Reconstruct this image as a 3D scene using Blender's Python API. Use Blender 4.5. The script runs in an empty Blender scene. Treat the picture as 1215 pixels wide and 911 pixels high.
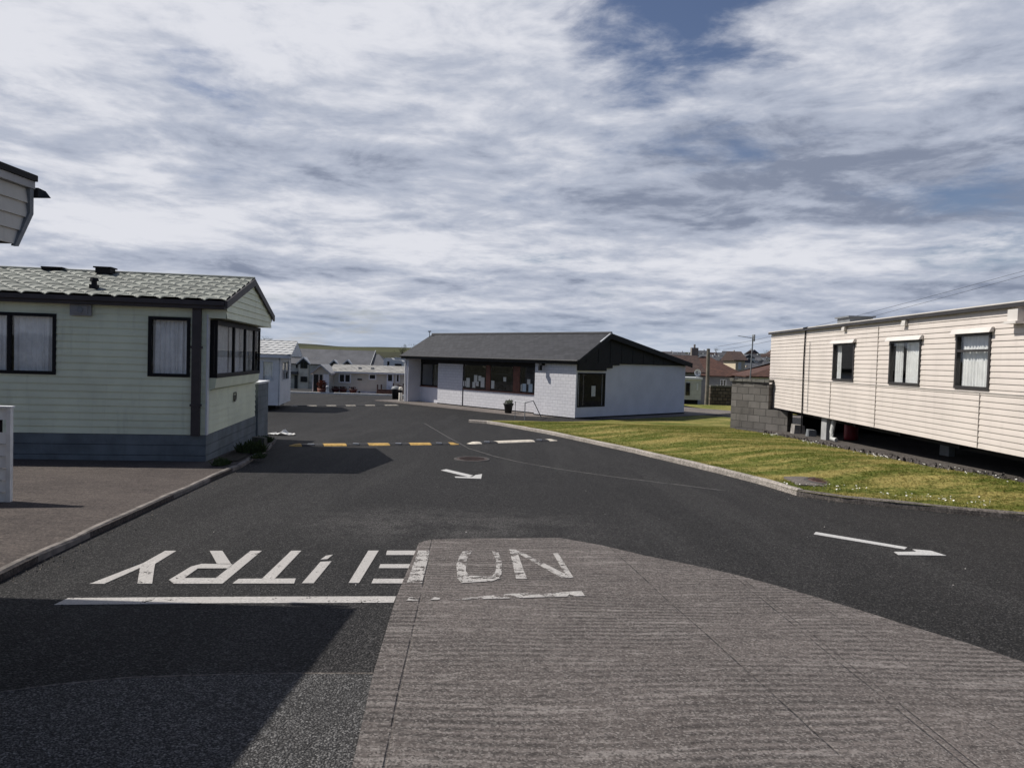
import bpy, math, random
from mathutils import Vector, Matrix
from mathutils.geometry import delaunay_2d_cdt
random.seed(7)
sc = bpy.context.scene
COL = sc.collection
# ------------------------------------------------------------------ camera
F_PX, PW, PH = 870.0, 1215.0, 911.0
ROLL, PITCH, EYE = 0.030, 0.0328, 1.6
def ray(px, py):
    u = (px - PW/2)/F_PX; v = (PH/2 - py)/F_PX
    u2 = u*math.cos(ROLL) - v*math.sin(ROLL); v2 = u*math.sin(ROLL) + v*math.cos(ROLL)
    return Vector((u2, math.cos(PITCH) + v2*math.sin(PITCH), v2*math.cos(PITCH) - math.sin(PITCH)))
ORG = Vector((0, 0, EYE))
def at(px, py, d):
    r = ray(px, py); return ORG + r*(d/r.y)
def lerp_tab(tab, y):
    if y <= tab[0][0]: return tab[0][1]
    for (a, b), (c, d) in zip(tab, tab[1:]):
        if y <= c: return b + (d-b)*(y-a)/(c-a)
    return tab[-1][1]
ZT = [(-8, .24), (30, -.9), (48, -.99), (70, -2.2), (160, -5.8), (250, -7.6), (300, -7.8)]
def zg(x, y): return lerp_tab(ZT, y)
def G(px, py, dz=0.0):
    r = ray(px, py); lo, hi = 0.5, 400.0
    f = lambda t: EYE + r.z*t - (zg(0, r.y*t) + dz)
    for _ in range(60):
        m = (lo+hi)/2
        if f(m) > 0: lo = m
        else: hi = m
    p = ORG + r*lo
    return Vector((p.x, p.y, zg(0, p.y) + dz))
def smooth(a, b, x):
    t = max(0, min(1, (x-a)/(b-a))); return t*t*(3-2*t)

cd = bpy.data.cameras.new('camera'); cam = bpy.data.objects.new('camera', cd); COL.objects.link(cam)
cd.sensor_width = 36; cd.lens = 36*F_PX/PW; cd.clip_start = .05; cd.clip_end = 12000
fw = Vector((0, math.cos(PITCH), -math.sin(PITCH)))
up0 = Vector((0, math.sin(PITCH), math.cos(PITCH))); rt0 = Vector((1, 0, 0))
rt = rt0*math.cos(ROLL) + up0*math.sin(ROLL); up = up0*math.cos(ROLL) - rt0*math.sin(ROLL)
cam.matrix_world = Matrix(((rt.x, up.x, -fw.x, 0), (rt.y, up.y, -fw.y, 0), (rt.z, up.z, -fw.z, EYE), (0, 0, 0, 1)))
sc.camera = cam
vs = sc.view_settings; vs.view_transform = 'Standard'; vs.look = 'None'; vs.gamma = 1.0; vs.exposure = 0.0
vs.use_curve_mapping = False

# ------------------------------------------------------------------ node helpers
class N:
    def __init__(s, tree): s.t = tree; s.n = tree.nodes; s.l = tree.links
    def add(s, typ, **kw):
        n = s.n.new(typ)
        for k, v in kw.items(): setattr(n, k, v)
        return n
    def put(s, sock, v):
        if isinstance(v, bpy.types.NodeSocket): s.l.new(v, sock)
        elif v is not None: sock.default_value = v
    def math(s, op, a, b=None, c=None, clamp=False):
        n = s.add('ShaderNodeMath', operation=op, use_clamp=clamp); s.put(n.inputs[0], a)
        if b is not None: s.put(n.inputs[1], b)
        if c is not None: s.put(n.inputs[2], c)
        return n.outputs[0]
    def mix(s, f, a, b, mode='MIX'):
        n = s.add('ShaderNodeMix', data_type='RGBA', blend_type=mode)
        s.put(n.inputs[0], f); s.put(n.inputs[6], C4(a) if not isinstance(a, bpy.types.NodeSocket) else a)
        s.put(n.inputs[7], C4(b) if not isinstance(b, bpy.types.NodeSocket) else b); return n.outputs[2]
    def noise(s, vec, scale, detail=4, rough=.55, dist=0):
        n = s.add('ShaderNodeTexNoise'); s.put(n.inputs['Vector'], vec); n.inputs['Scale'].default_value = scale
        n.inputs['Detail'].default_value = detail; n.inputs['Roughness'].default_value = rough; n.inputs['Distortion'].default_value = dist
        return n.outputs['Fac']
    def ss(s, x, a, b):
        n = s.add('ShaderNodeMapRange', interpolation_type='SMOOTHSTEP'); s.put(n.inputs[0], x)
        n.inputs[1].default_value = a; n.inputs[2].default_value = b; n.inputs[3].default_value = 0; n.inputs[4].default_value = 1
        return n.outputs[0]
    def scale(s, vec, sx, sy, sz, loc=(0, 0, 0), rot=(0, 0, 0)):
        n = s.add('ShaderNodeMapping'); s.put(n.inputs['Vector'], vec); n.inputs['Scale'].default_value = (sx, sy, sz)
        n.inputs['Location'].default_value = loc; n.inputs['Rotation'].default_value = rot; return n.outputs[0]
    def bump(s, h, strength=.5, dist=.01, normal=None):
        n = s.add('ShaderNodeBump'); n.inputs['Strength'].default_value = strength; n.inputs['Distance'].default_value = dist
        s.put(n.inputs['Height'], h)
        if normal is not None: s.put(n.inputs['Normal'], normal)
        return n.outputs[0]
def C4(c): return (c[0], c[1], c[2], 1.0)
def mul(c, k): return tuple(min(1, x*k) for x in c)
def base(name):
    m = bpy.data.materials.new(name); m.use_nodes = True
    t = N(m.node_tree); p = m.node_tree.nodes['Principled BSDF']
    return m, t, p
def obj_co(t): return t.add('ShaderNodeTexCoord').outputs['Object']
def pos_co(t): return t.add('ShaderNodeNewGeometry').outputs['Position']
MATS = {}
def M(name, col, rough=.7, var=.18, scale=2.5, bump=0.0, bscale=60, metal=0.0, spec=.4, stain=0.0):
    if name in MATS: return MATS[name]
    m, t, p = base(name); co = obj_co(t)
    n1 = t.noise(co, scale, 6, .6)
    c = t.mix(t.ss(n1, .3, .7), mul(col, 1-var), mul(col, 1+var))
    if stain:
        st = t.noise(t.scale(co, 6, 6, .6), 1.2, 5, .65)
        c = t.mix(t.math('MULTIPLY', t.ss(st, .52, .8), stain), c, mul(col, .35))
    t.put(p.inputs['Base Color'], c); p.inputs['Roughness'].default_value = rough
    p.inputs['Metallic'].default_value = metal; p.inputs['Specular IOR Level'].default_value = spec
    if bump: t.put(p.inputs['Normal'], t.bump(t.noise(co, bscale, 3), bump, .01))
    MATS[name] = m; return m

def glass_mat():
    m = bpy.data.materials.new('window_glass'); m.use_nodes = True; t = N(m.node_tree); m.node_tree.nodes.clear()
    o = t.add('ShaderNodeOutputMaterial'); tr = t.add('ShaderNodeBsdfTransparent'); gl = t.add('ShaderNodeBsdfGlossy')
    tr.inputs[0].default_value = (.97, .975, .97, 1); gl.inputs['Roughness'].default_value = .02
    ge = t.add('ShaderNodeNewGeometry'); dp = t.add('ShaderNodeVectorMath', operation='DOT_PRODUCT')
    t.l.new(ge.outputs['Normal'], dp.inputs[0]); t.l.new(ge.outputs['Incoming'], dp.inputs[1])
    k = t.math('POWER', t.math('SUBTRACT', 1.0, t.math('ABSOLUTE', dp.outputs['Value']), clamp=True), 5.0)
    mx = t.add('ShaderNodeMixShader'); t.l.new(t.math('MULTIPLY_ADD', k, .95, .045), mx.inputs[0])
    co = obj_co(t); t.put(gl.inputs['Normal'], t.bump(t.noise(co, 1.5, 2), .05, .02))
    t.l.new(tr.outputs[0], mx.inputs[1]); t.l.new(gl.outputs[0], mx.inputs[2]); t.l.new(mx.outputs[0], o.inputs[0]); return m
GLASS = glass_mat()
DARKGLASS = M('dark_glass', (.012, .014, .016), .06, .3, 2, spec=.6)

def brick_mat(name, c1, c2, cm, bw, bh, mortar=.012, rough=.85, bump=.5, var=.5, axis='xz', stain=.0):
    m, t, p = base(name); co = obj_co(t); sp = t.add('ShaderNodeSeparateXYZ'); t.put(sp.inputs[0], co)
    cb = t.add('ShaderNodeCombineXYZ')
    t.put(cb.inputs[0], t.math('ADD', sp.outputs[0], sp.outputs[1]) if axis == 'xz' else sp.outputs[0])
    t.put(cb.inputs[1], sp.outputs[2] if axis == 'xz' else sp.outputs[1])
    b = t.add('ShaderNodeTexBrick'); t.put(b.inputs['Vector'], cb.outputs[0])
    b.inputs['Color1'].default_value = C4(c1); b.inputs['Color2'].default_value = C4(c2); b.inputs['Mortar'].default_value = C4(cm)
    b.inputs['Scale'].default_value = 1; b.inputs['Mortar Size'].default_value = mortar; b.inputs['Mortar Smooth'].default_value = .3
    b.inputs['Brick Width'].default_value = bw; b.inputs['Row Height'].default_value = bh
    n1 = t.noise(co, 3.0, 7, .65); n2 = t.noise(co, 45, 3)
    c = t.mix(t.ss(n1, .25, .75), mul((1, 1, 1), 1-var*.5), (1, 1, 1)); c = t.mix(1.0, b.outputs['Color'], c, 'MULTIPLY')
    c = t.mix(t.ss(n2, .3, .7), mul((1, 1, 1), 1-var*.3), (1, 1, 1)) if False else c
    if stain:
        st = t.noise(t.scale(co, 3, 3, .5), 1.5, 5, .65)
        c = t.mix(t.math('MULTIPLY', t.ss(st, .5, .8), stain), c, mul(c1, .4))
    t.put(p.inputs['Base Color'], c); p.inputs['Roughness'].default_value = rough
    h = t.math('ADD', t.math('MULTIPLY', b.outputs['Fac'], -1.0), t.math('MULTIPLY', n2, .5))
    t.put(p.inputs['Normal'], t.bump(h, bump, .012)); p.inputs['Specular IOR Level'].default_value = .3
    return m

# ------------------------------------------------------------------ mesh helpers
class MB:
    def __init__(s): s.v = []; s.f = []; s.mi = []
    def add(s, verts, faces, mi=0):
        k = len(s.v); s.v += [tuple(v) for v in verts]; s.f += [tuple(i+k for i in f) for f in faces]; s.mi += [mi]*len(faces)
    def hexa(s, p, mi=0):   # 8 pts: bottom 0-3 ccw, top 4-7
        s.add(p, [(3, 2, 1, 0), (4, 5, 6, 7), (0, 1, 5, 4), (1, 2, 6, 5), (2, 3, 7, 6), (3, 0, 4, 7)], mi)
    def box(s, x0, y0, z0, x1, y1, z1, mi=0):
        s.hexa([(x0, y0, z0), (x1, y0, z0), (x1, y1, z0), (x0, y1, z0), (x0, y0, z1), (x1, y0, z1), (x1, y1, z1), (x0, y1, z1)], mi)
    def fbox(s, face, a0, a1, o0, o1, z0, z1, mi=0):
        s.hexa([face(a0, o0, z0), face(a1, o0, z0), face(a1, o1, z0), face(a0, o1, z0),
                face(a0, o0, z1), face(a1, o0, z1), face(a1, o1, z1), face(a0, o1, z1)], mi)
    def tube(s, pts, r, n=8, mi=0, cap=True):
        pts = [Vector(p) for p in pts]; rs = r if isinstance(r, (list, tuple)) else [r]*len(pts)
        rings = []
        for i, p in enumerate(pts):
            d = (pts[min(i+1, len(pts)-1)] - pts[max(i-1, 0)]).normalized()
            ref = Vector((0, 0, 1)) if abs(d.z) < .9 else Vector((1, 0, 0))
            a = d.cross(ref).normalized(); b = d.cross(a)
            rings.append([p + (a*math.cos(2*math.pi*k/n) + b*math.sin(2*math.pi*k/n))*rs[i] for k in range(n)])
        vs_ = [v for R in rings for v in R]; fs = []
        for i in range(len(pts)-1):
            for k in range(n): fs.append((i*n+k, i*n+(k+1) % n, (i+1)*n+(k+1) % n, (i+1)*n+k))
        if cap: fs.append(tuple(range(n))[::-1]); fs.append(tuple(range((len(pts)-1)*n, len(pts)*n)))
        s.add(vs_, fs, mi)
    def lathe(s, prof, cx=0, cy=0, n=16, mi=0):
        vs_ = []; fs = []
        for r, z in prof:
            for k in range(n): vs_.append((cx + r*math.cos(2*math.pi*k/n), cy + r*math.sin(2*math.pi*k/n), z))
        for i in range(len(prof)-1):
            for k in range(n): fs.append((i*n+k, i*n+(k+1) % n, (i+1)*n+(k+1) % n, (i+1)*n+k))
        s.add(vs_, fs, mi)
    def prism(s, poly, e0, e1, fn, mi=0):   # poly of (u,v); fn(u,v,e)
        n = len(poly); vs_ = [fn(u, v, e0) for u, v in poly] + [fn(u, v, e1) for u, v in poly]
        fs = [tuple(range(n))[::-1], tuple(range(n, 2*n))] + [(i, (i+1) % n, n+(i+1) % n, n+i) for i in range(n)]
        s.add(vs_, fs, mi)
    def build(s, name, mat, parent=None, smooth_=False, loc=None):
        me = bpy.data.meshes.new(name); me.from_pydata(s.v, [], s.f)
        for m in (mat if isinstance(mat, (list, tuple)) else [mat]): me.materials.append(m)
        for p, i in zip(me.polygons, s.mi): p.material_index = i; p.use_smooth = smooth_
        me.update(); o = bpy.data.objects.new(name, me); COL.objects.link(o)
        if parent is not None: o.parent = parent
        if loc is not None: o.location = loc
        return o
def tag(o, label=None, cat=None, group=None, kind=None):
    if label: o['label'] = label
    if cat: o['category'] = cat
    if group: o['group'] = group
    if kind: o['kind'] = kind
    return o
def thing(name, label, cat, loc=(0, 0, 0), rotz=0, group=None):
    o = bpy.data.objects.new(name, None); COL.objects.link(o); o.location = loc; o.rotation_euler = (0, 0, rotz)
    o.empty_display_size = .2
    return tag(o, label, cat, group)
def copy_thing(r, loc, rotz, label=None):
    def cp(o, par):
        c = o.copy(); COL.objects.link(c)
        if par is not None: c.parent = par
        for ch in list(o.children): cp(ch, c)
        return c
    c = cp(r, None); c.location = loc; c.rotation_euler = (0, 0, rotz)
    if label: c['label'] = label
    return c
class Frame:
    """local frame of a building: x along its front to the right end, y backwards"""
    def __init__(s, loc, rotz):
        s.o = Vector(loc); s.r = rotz; s.m = Matrix.Translation(s.o) @ Matrix.Rotation(rotz, 4, 'Z'); s.i = s.m.inverted()
    def hit(s, px, py, axis, val):
        o = s.i @ ORG; d = (s.i.to_3x3() @ ray(px, py)); k = (val - o[axis])/d[axis]; return o + d*k
    def fr(s, px, py, y=0): p = s.hit(px, py, 1, y); return p.x, p.z
    def en(s, px, py, x=0): p = s.hit(px, py, 0, x); return p.y, p.z

def sheet(poly, zf, step, name, mat, dz=0, thick=0):
    xs = [p[0] for p in poly]; ys = [p[1] for p in poly]
    pts = [Vector((p[0], p[1])) for p in poly]; n = len(pts)
    edges = []; P = []
    for i in range(n):
        a, b = pts[i], pts[(i+1) % n]; L = (b-a).length; k = max(1, int(L/step))
        for j in range(k): P.append(a + (b-a)*(j/k))
    nb = len(P); edges = [(i, (i+1) % nb) for i in range(nb)]
    def inside(x, y):
        c = False
        for i in range(n):
            x1, y1 = pts[i]; x2, y2 = pts[(i+1) % n]
            if (y1 > y) != (y2 > y) and x < (x2-x1)*(y-y1)/(y2-y1)+x1: c = not c
        return c
    y = min(ys)+step*.5
    while y < max(ys):
        x = min(xs)+step*.5
        while x < max(xs):
            if inside(x, y): P.append(Vector((x, y)))
            x += step
        y += step
    r = delaunay_2d_cdt(P, edges, [list(range(nb))], 1, 1e-5)
    mb = MB(); mb.add([(v.x, v.y, zf(v.x, v.y)+dz) for v in r[0]], [tuple(f) for f in r[2]])
    if thick:
        k = [(p.x, p.y, zf(p.x, p.y)+dz) for p in P[:nb]] + [(p.x, p.y, zf(p.x, p.y)+dz-thick) for p in P[:nb]]
        mb.add(k, [(i, (i+1) % nb, nb+(i+1) % nb, nb+i) for i in range(nb)])
    o = mb.build(name, mat, smooth_=False)
    import bmesh
    bm = bmesh.new(); bm.from_mesh(o.data)
    for f in bm.faces:
        if f.normal.z < -.1: f.normal_flip()
    bm.to_mesh(o.data); bm.free()
    return o

# ------------------------------------------------------------------ light and sky
SUN = Vector((-.85, .17, 1.0)).normalized()
sd = bpy.data.lights.new('sun', 'SUN'); sd.energy = 5.0; sd.angle = math.radians(.5); sd.color = (1, .955, .88)
so = bpy.data.objects.new('sun', sd); COL.objects.link(so); so.rotation_euler = SUN.to_track_quat('Z', 'Y').to_euler()
def make_world():
    w = bpy.data.worlds.new('World'); sc.world = w; w.use_nodes = True; t = N(w.node_tree); w.node_tree.nodes.clear()
    out = t.add('ShaderNodeOutputWorld')
    sky = t.add('ShaderNodeTexSky', sky_type='NISHITA'); sky.sun_disc = False
    sky.sun_elevation = math.asin(SUN.z); sky.sun_rotation = math.atan2(SUN.x, SUN.y); sky.altitude = 10
    sky.air_density = 1.0; sky.dust_density = .6; sky.ozone_density = 2.0
    b1 = t.add('ShaderNodeBackground'); t.put(b1.inputs[0], t.mix(1.0, sky.outputs[0], (1.0, .92, .98), 'MULTIPLY')); b1.inputs[1].default_value = .075
    g = t.add('ShaderNodeTexCoord').outputs['Generated']
    sp = t.add('ShaderNodeSeparateXYZ'); t.put(sp.inputs[0], g); X, Y, Z = sp.outputs
    zp = t.math('MAXIMUM', Z, 0.0); den = t.math('ADD', zp, .42)
    cb = t.add('ShaderNodeCombineXYZ'); t.put(cb.inputs[0], t.math('DIVIDE', X, den)); t.put(cb.inputs[1], t.math('DIVIDE', Y, den))
    t.put(cb.inputs[2], t.math('MULTIPLY', t.math('LOGARITHM', t.math('ADD', zp, .085), math.e), .95)); P = cb.outputs[0]
    def dot(v):
        n = t.add('ShaderNodeVectorMath', operation='DOT_PRODUCT'); t.put(n.inputs[0], g); n.inputs[1].default_value = Vector(v).normalized(); return n.outputs['Value']
    def layer(sc3, loc, scale, detail, rough, dist):
        return t.noise(t.scale(P, *sc3, loc=loc), scale, detail, rough, dist)
    def fade(v, a, b, k): return t.math('MULTIPLY', t.ss(dot(v), a, b), k)
    add = lambda *q: q[0] if len(q) == 1 else t.math('ADD', q[0], add(*q[1:]))
    # cover: nearly closed deck, torn at upper right, thinned unseen behind to cut fill light
    n1 = add(t.math('MULTIPLY', layer((1, 1, 1.3), (3.1, 1.7, 0), 1.9, 9, .60, .25), .6), t.math('MULTIPLY', layer((1, 1, 1.5), (9.1, 4.7, 2), 5.0, 8, .62, .3), .4))
    hole = add(fade(ray(850, 40), .972, .9995, -.185), fade(ray(1190, 285), .988, .9995, -.10), fade(ray(770, 20), .99, .9995, -.07), fade(ray(330, 385), .985, .9995, -.10))
    back = t.math('MULTIPLY', t.ss(dot((0, -.70, .72)), -.20, .40), -.34)
    n1 = t.math('MULTIPLY_ADD', n1, 1.35, -.175)
    cov = t.ss(add(n1, hole, back, t.math('MULTIPLY', t.ss(Z, .02, .10), .0), .275), .45, .68)
    # billows: bright tops, grey bases
    A1 = ((1, 1, 1.35), 1.55, 9, .58, .35); A2 = ((1, 1, 1.6), 4.6, 8, .60, .3)
    L1 = (7.7, 2.2, .4); L2 = (1.7, 5.2, .4); up_ = .10
    m1 = layer(A1[0], L1, *A1[1:]); m1u = layer(A1[0], (L1[0], L1[1], L1[2]+up_*1.35), *A1[1:])
    m2 = layer(A2[0], L2, *A2[1:]); m2u = layer(A2[0], (L2[0], L2[1], L2[2]+up_*.55), *A2[1:])
    dens = add(t.math('MULTIPLY', m1, .60), t.math('MULTIPLY', add(t.math('MULTIPLY', m2, .68), t.math('MULTIPLY', layer((1, 1, 1.7), (3.3, 8.2, 1.4), 11.0, 7, .62, .25), .32)), .40))
    rim = add(t.math('MULTIPLY', t.math('SUBTRACT', m1u, m1), .40), t.math('MULTIPLY', t.math('SUBTRACT', m2u, m2), .55))
    band = t.math('MULTIPLY', t.math('MULTIPLY', t.ss(Z, .13, .19), t.ss(Z, .36, .25)), t.math('ADD', t.math('MULTIPLY', t.ss(X, .02, .30), .095), .01))
    band2 = t.math('MULTIPLY', t.math('MULTIPLY', t.ss(Z, .075, .095), t.ss(Z, .135, .105)), .05)
    band3 = t.math('MULTIPLY', t.math('MULTIPLY', t.math('MULTIPLY', t.ss(Z, .19, .235), t.ss(Z, .275, .25)), t.math('MULTIPLY', t.ss(X, -.48, -.30), t.ss(X, -.08, -.2))), .075)
    gap = t.math('MULTIPLY', t.math('MULTIPLY', t.ss(Z, .115, .14), t.ss(Z, .185, .155)), -.065)
    left = fade((-.8, .7, .45), .55, 1.0, -.045); topl = t.math('MULTIPLY', t.ss(Z, .25, .45), -.02)
    right = t.math('MULTIPLY', t.ss(X, .1, .6), .02)
    dk = add(dens, rim, band, band2, band3, gap, left, topl, right)
    k1 = t.ss(dk, .375, .555); k2 = t.ss(dk, .525, .66)
    cc = t.mix(k1, (.74, .752, .81), (.435, .475, .575)); cc = t.mix(k2, cc, (.225, .26, .35))
    hz = t.ss(Z, .085, .0)
    cc = t.mix(t.math('MULTIPLY', hz, .65), cc, (.36, .44, .565))
    cov2 = t.math('MAXIMUM', cov, t.math('MULTIPLY', hz, .75))
    b2 = t.add('ShaderNodeBackground'); t.put(b2.inputs[0], cc); b2.inputs[1].default_value = 1.0
    mx = t.add('ShaderNodeMixShader'); t.put(mx.inputs[0], cov2); t.l.new(b1.outputs[0], mx.inputs[1]); t.l.new(b2.outputs[0], mx.inputs[2])
    t.l.new(mx.outputs[0], out.inputs[0])
make_world()

# ------------------------------------------------------------------ ground materials
def asphalt_mat(name, c_dark, c_light, stone, sscale, stone_amt, warm=.0):
    m, t, p = base(name); co = pos_co(t)
    big = t.noise(co, .35, 5, .6); mid = t.noise(co, 3.5, 4, .6)
    c = t.mix(t.ss(t.math('ADD', t.math('MULTIPLY', big, .65), t.math('MULTIPLY', mid, .35)), .36, .64), c_dark, c_light)
    vo = t.add('ShaderNodeTexVoronoi', feature='F1'); t.put(vo.inputs['Vector'], co); vo.inputs['Scale'].default_value = sscale
    sc_ = t.add('ShaderNodeSeparateColor'); t.l.new(vo.outputs['Color'], sc_.inputs[0]); cell = sc_.outputs[0]
    gap = t.ss(vo.outputs['Distance'], .35, .75)
    if name == 'asphalt':   # grey dust and wheel wear
        q_ = G(530, 622); vd = t.add('ShaderNodeVectorMath', operation='DISTANCE'); t.put(vd.inputs[0], t.scale(co, .55, 1, 1)); vd.inputs[1].default_value = (q_.x*.55, q_.y, q_.z)
        c = t.mix(t.math('MULTIPLY', t.math('MULTIPLY', t.ss(vd.outputs['Value'], 1.5, .2), t.ss(t.noise(co, 2.2, 5, .65), .35, .62)), .95), c, (.125, .118, .113))
        tr_ = t.noise(t.scale(co, 1.1, .10, 1, rot=(0, 0, .12)), 1.3, 4, .55)
        c = t.mix(t.math('MULTIPLY', t.ss(tr_, .50, .64), .75), c, (.052, .050, .049)); c = t.mix(t.math('MULTIPLY', t.ss(t.noise(t.scale(co, .9, .35, 1), .8, 5, .6), .56, .68), .55), c, (.009, .009, .009))
    f = t.math('SUBTRACT', t.math('MULTIPLY', cell, .5), t.math('MULTIPLY', gap, .6)); f2 = t.noise(co, sscale*.28, 3, .75)
    c = t.mix(t.math('MULTIPLY', t.math('POWER', cell, 2.6), stone_amt), c, stone)
    c = t.mix(t.math('MULTIPLY', t.ss(sc_.outputs[1], .45, .9), .75), c, mul(c_dark, .25))
    c = t.mix(t.math('MULTIPLY', gap, .8), c, mul(c_dark, .15))
    c = t.mix(t.math('MULTIPLY', t.ss(f2, .47, .33), .6), c, mul(c_dark, .35))
    c = t.mix(t.math('MULTIPLY', t.ss(f2, .60, .75), stone_amt*.6), c, mul(stone, 1.2))
    t.put(p.inputs['Base Color'], c); p.inputs['Roughness'].default_value = .85; p.inputs['Specular IOR Level'].default_value = .25
    t.put(p.inputs['Normal'], t.bump(t.math('ADD', f, t.math('MULTIPLY', f2, .8)), .8, .012))
    return m
ASPH = asphalt_mat('asphalt', (.0155, .015, .0155), (.030, .0285, .0285), (.125, .118, .115), 85, .75)
ASPH2 = asphalt_mat('coarse_asphalt', (.078, .076, .075), (.105, .101, .098), (.27, .262, .256), 100, .8)
def slab_mat():
    m, t, p = base('tamped_concrete'); co = pos_co(t)
    warp = t.noise(t.scale(co, .35, .5, 1), 1.0, 2, .5)
    sp = t.add('ShaderNodeSeparateXYZ'); t.put(sp.inputs[0], co)
    v = t.math('ADD', t.math('MULTIPLY', sp.outputs[0], -.06), sp.outputs[1]); v = t.math('ADD', v, t.math('MULTIPLY', warp, .42))
    v = t.math('ADD', v, t.math('MULTIPLY', t.noise(co, 6.0, 3, .6), .016))
    rid = t.math('SINE', t.math('MULTIPLY', v, 2*math.pi/.072)); rid2 = t.math('SINE', t.math('MULTIPLY', v, 2*math.pi/.0235))
    def aniso(sx, sv, d=4):
        cb = t.add('ShaderNodeCombineXYZ'); t.put(cb.inputs[0], t.math('MULTIPLY', sp.outputs[0], sx)); t.put(cb.inputs[1], t.math('MULTIPLY', v, sv)); return t.noise(cb.outputs[0], 1.0, d, .7)
    dash = aniso(11.0, 30.0, 4)
    amp = t.ss(t.noise(co, 1.1, 5, .65), .34, .62); amp2 = t.ss(t.noise(t.scale(co, 1, 1, 1, loc=(4, 8, 0)), .9, 4, .6), .42, .6)
    vo = t.add('ShaderNodeTexVoronoi', feature='F1'); t.put(vo.inputs['Vector'], co); vo.inputs['Scale'].default_value = 105
    cs = t.add('ShaderNodeSeparateColor'); t.l.new(vo.outputs['Color'], cs.inputs[0]); cell = cs.outputs[0]
    fine = t.noise(co, 60, 3, .8); grit = t.noise(co, 20, 5, .75); big = t.noise(co, .7, 6, .62)
    c = t.mix(t.ss(big, .32, .68), (.090, .076, .070), (.146, .125, .116))
    c = t.mix(t.math('MULTIPLY', t.ss(grit, .50, .68), .45), c, (.046, .039, .037))
    c = t.mix(t.math('MULTIPLY', t.math('MULTIPLY', t.ss(rid, .1, 1.0), amp), .80), c, (.040, .036, .034))
    c = t.mix(t.math('MULTIPLY', t.math('MULTIPLY', t.ss(rid, -.2, -1.0), amp), .55), c, (.215, .190, .178))
    c = t.mix(t.math('MULTIPLY', t.math('MULTIPLY', t.ss(rid2, .0, 1.0), amp2), .30), c, (.042, .036, .034))
    c = t.mix(t.math('MULTIPLY', t.ss(dash, .52, .66), .50), c, (.195, .173, .161))
    c = t.mix(t.math('MULTIPLY', t.ss(dash, .47, .34), .50), c, (.038, .033, .031))
    gs = t.math('ADD', t.math('MULTIPLY', aniso(.8, 6.5, 4), .60), t.math('ADD', t.math('MULTIPLY', dash, .22), t.math('MULTIPLY', grit, .18)))
    c = t.mix(t.math('MULTIPLY', t.ss(gs, .535, .60), .75), c, (.25, .225, .21)); c = t.mix(t.math('MULTIPLY', t.ss(gs, .475, .40), .60), c, (.040, .034, .032))
    c = t.mix(t.math('MULTIPLY', t.math('POWER', cell, 3.0), .65), c, (.30, .275, .258))
    c = t.mix(t.math('MULTIPLY', t.ss(cs.outputs[1], .55, .95), .65), c, (.036, .032, .030))
    h = t.math('ADD', t.math('MULTIPLY', t.math('MULTIPLY', rid, amp), -.7), t.math('ADD', t.math('MULTIPLY', dash, 1.3), t.math('ADD', t.math('MULTIPLY', fine, .9), t.math('MULTIPLY', cell, .5))))
    # saw grooves
    def groove(a, b, w=.008):
        A = G(*a); B = G(*b); d = Vector((B.x-A.x, B.y-A.y)).normalized(); nx, ny = -d.y, d.x
        e = t.math('ADD', t.math('ADD', t.math('MULTIPLY', sp.outputs[0], nx), t.math('MULTIPLY', sp.outputs[1], ny)), -(A.x*nx+A.y*ny))
        e = t.math('ABSOLUTE', t.math('ADD', e, t.math('MULTIPLY_ADD', warp, .05, -.025)))
        return t.math('MULTIPLY', t.ss(e, w*2, w*.3), t.ss(t.noise(co, 5, 4, .7), .38, .58))
    g = groove((862, 677), (1138, 904), .005); g = t.math('MAXIMUM', g, groove((869, 782), (990, 892), .005))
    g = t.math('MAXIMUM', g, groove((871, 679.0), (1150, 904), .004)); g = t.math('MAXIMUM', g, groove((510, 655), (457, 905), .005)); g = t.math('MAXIMUM', g, groove((930, 690), (1160, 850), .004))
    c = t.mix(t.math('MULTIPLY', g, .38), c, (.035, .031, .03)); h = t.math('SUBTRACT', h, t.math('MULTIPLY', g, 1.2))
    t.put(p.inputs['Base Color'], c); p.inputs['Roughness'].default_value = .88; p.inputs['Specular IOR Level'].default_value = .25
    t.put(p.inputs['Normal'], t.bump(h, .8, .012)); return m
SLAB = slab_mat()
def apron_mat(name, a, b, rot=.1):
    m, t, p = base(name); co = pos_co(t)
    st = t.noise(t.scale(co, 2.4, 7, 1, rot=(0, 0, rot)), 1.6, 6, .75); fine = t.noise(co, 38, 4, .8); big = t.noise(co, .6, 5, .65)
    c = t.mix(t.ss(t.math('ADD', t.math('MULTIPLY', st, .6), t.math('MULTIPLY', big, .4)), .35, .65), a, b)
    c = t.mix(t.math('MULTIPLY', t.ss(fine, .52, .66), .6), c, mul(b, 1.9)); c = t.mix(t.math('MULTIPLY', t.ss(fine, .49, .36), .75), c, mul(a, .3))
    t.put(p.inputs['Base Color'], c); p.inputs['Roughness'].default_value = .9; p.inputs['Specular IOR Level'].default_value = .2
    t.put(p.inputs['Normal'], t.bump(t.math('ADD', st, fine), .6, .012)); return m
APRON = apron_mat('apron_concrete', (.052, .043, .040), (.100, .083, .074))
PATH = apron_mat('path_concrete', (.10, .088, .082), (.19, .165, .15), .7)
KERBM = apron_mat('kerb_concrete', (.20, .18, .16), (.40, .36, .32), .4)
KERBD = apron_mat('dull_kerb_concrete', (.07, .062, .056), (.17, .15, .135), .4)
SOIL = apron_mat('soil', (.020, .016, .012), (.05, .042, .032), .4)
BANK = apron_mat('bank_concrete', (.045, .040, .036), (.12, .105, .095), .0)
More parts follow.
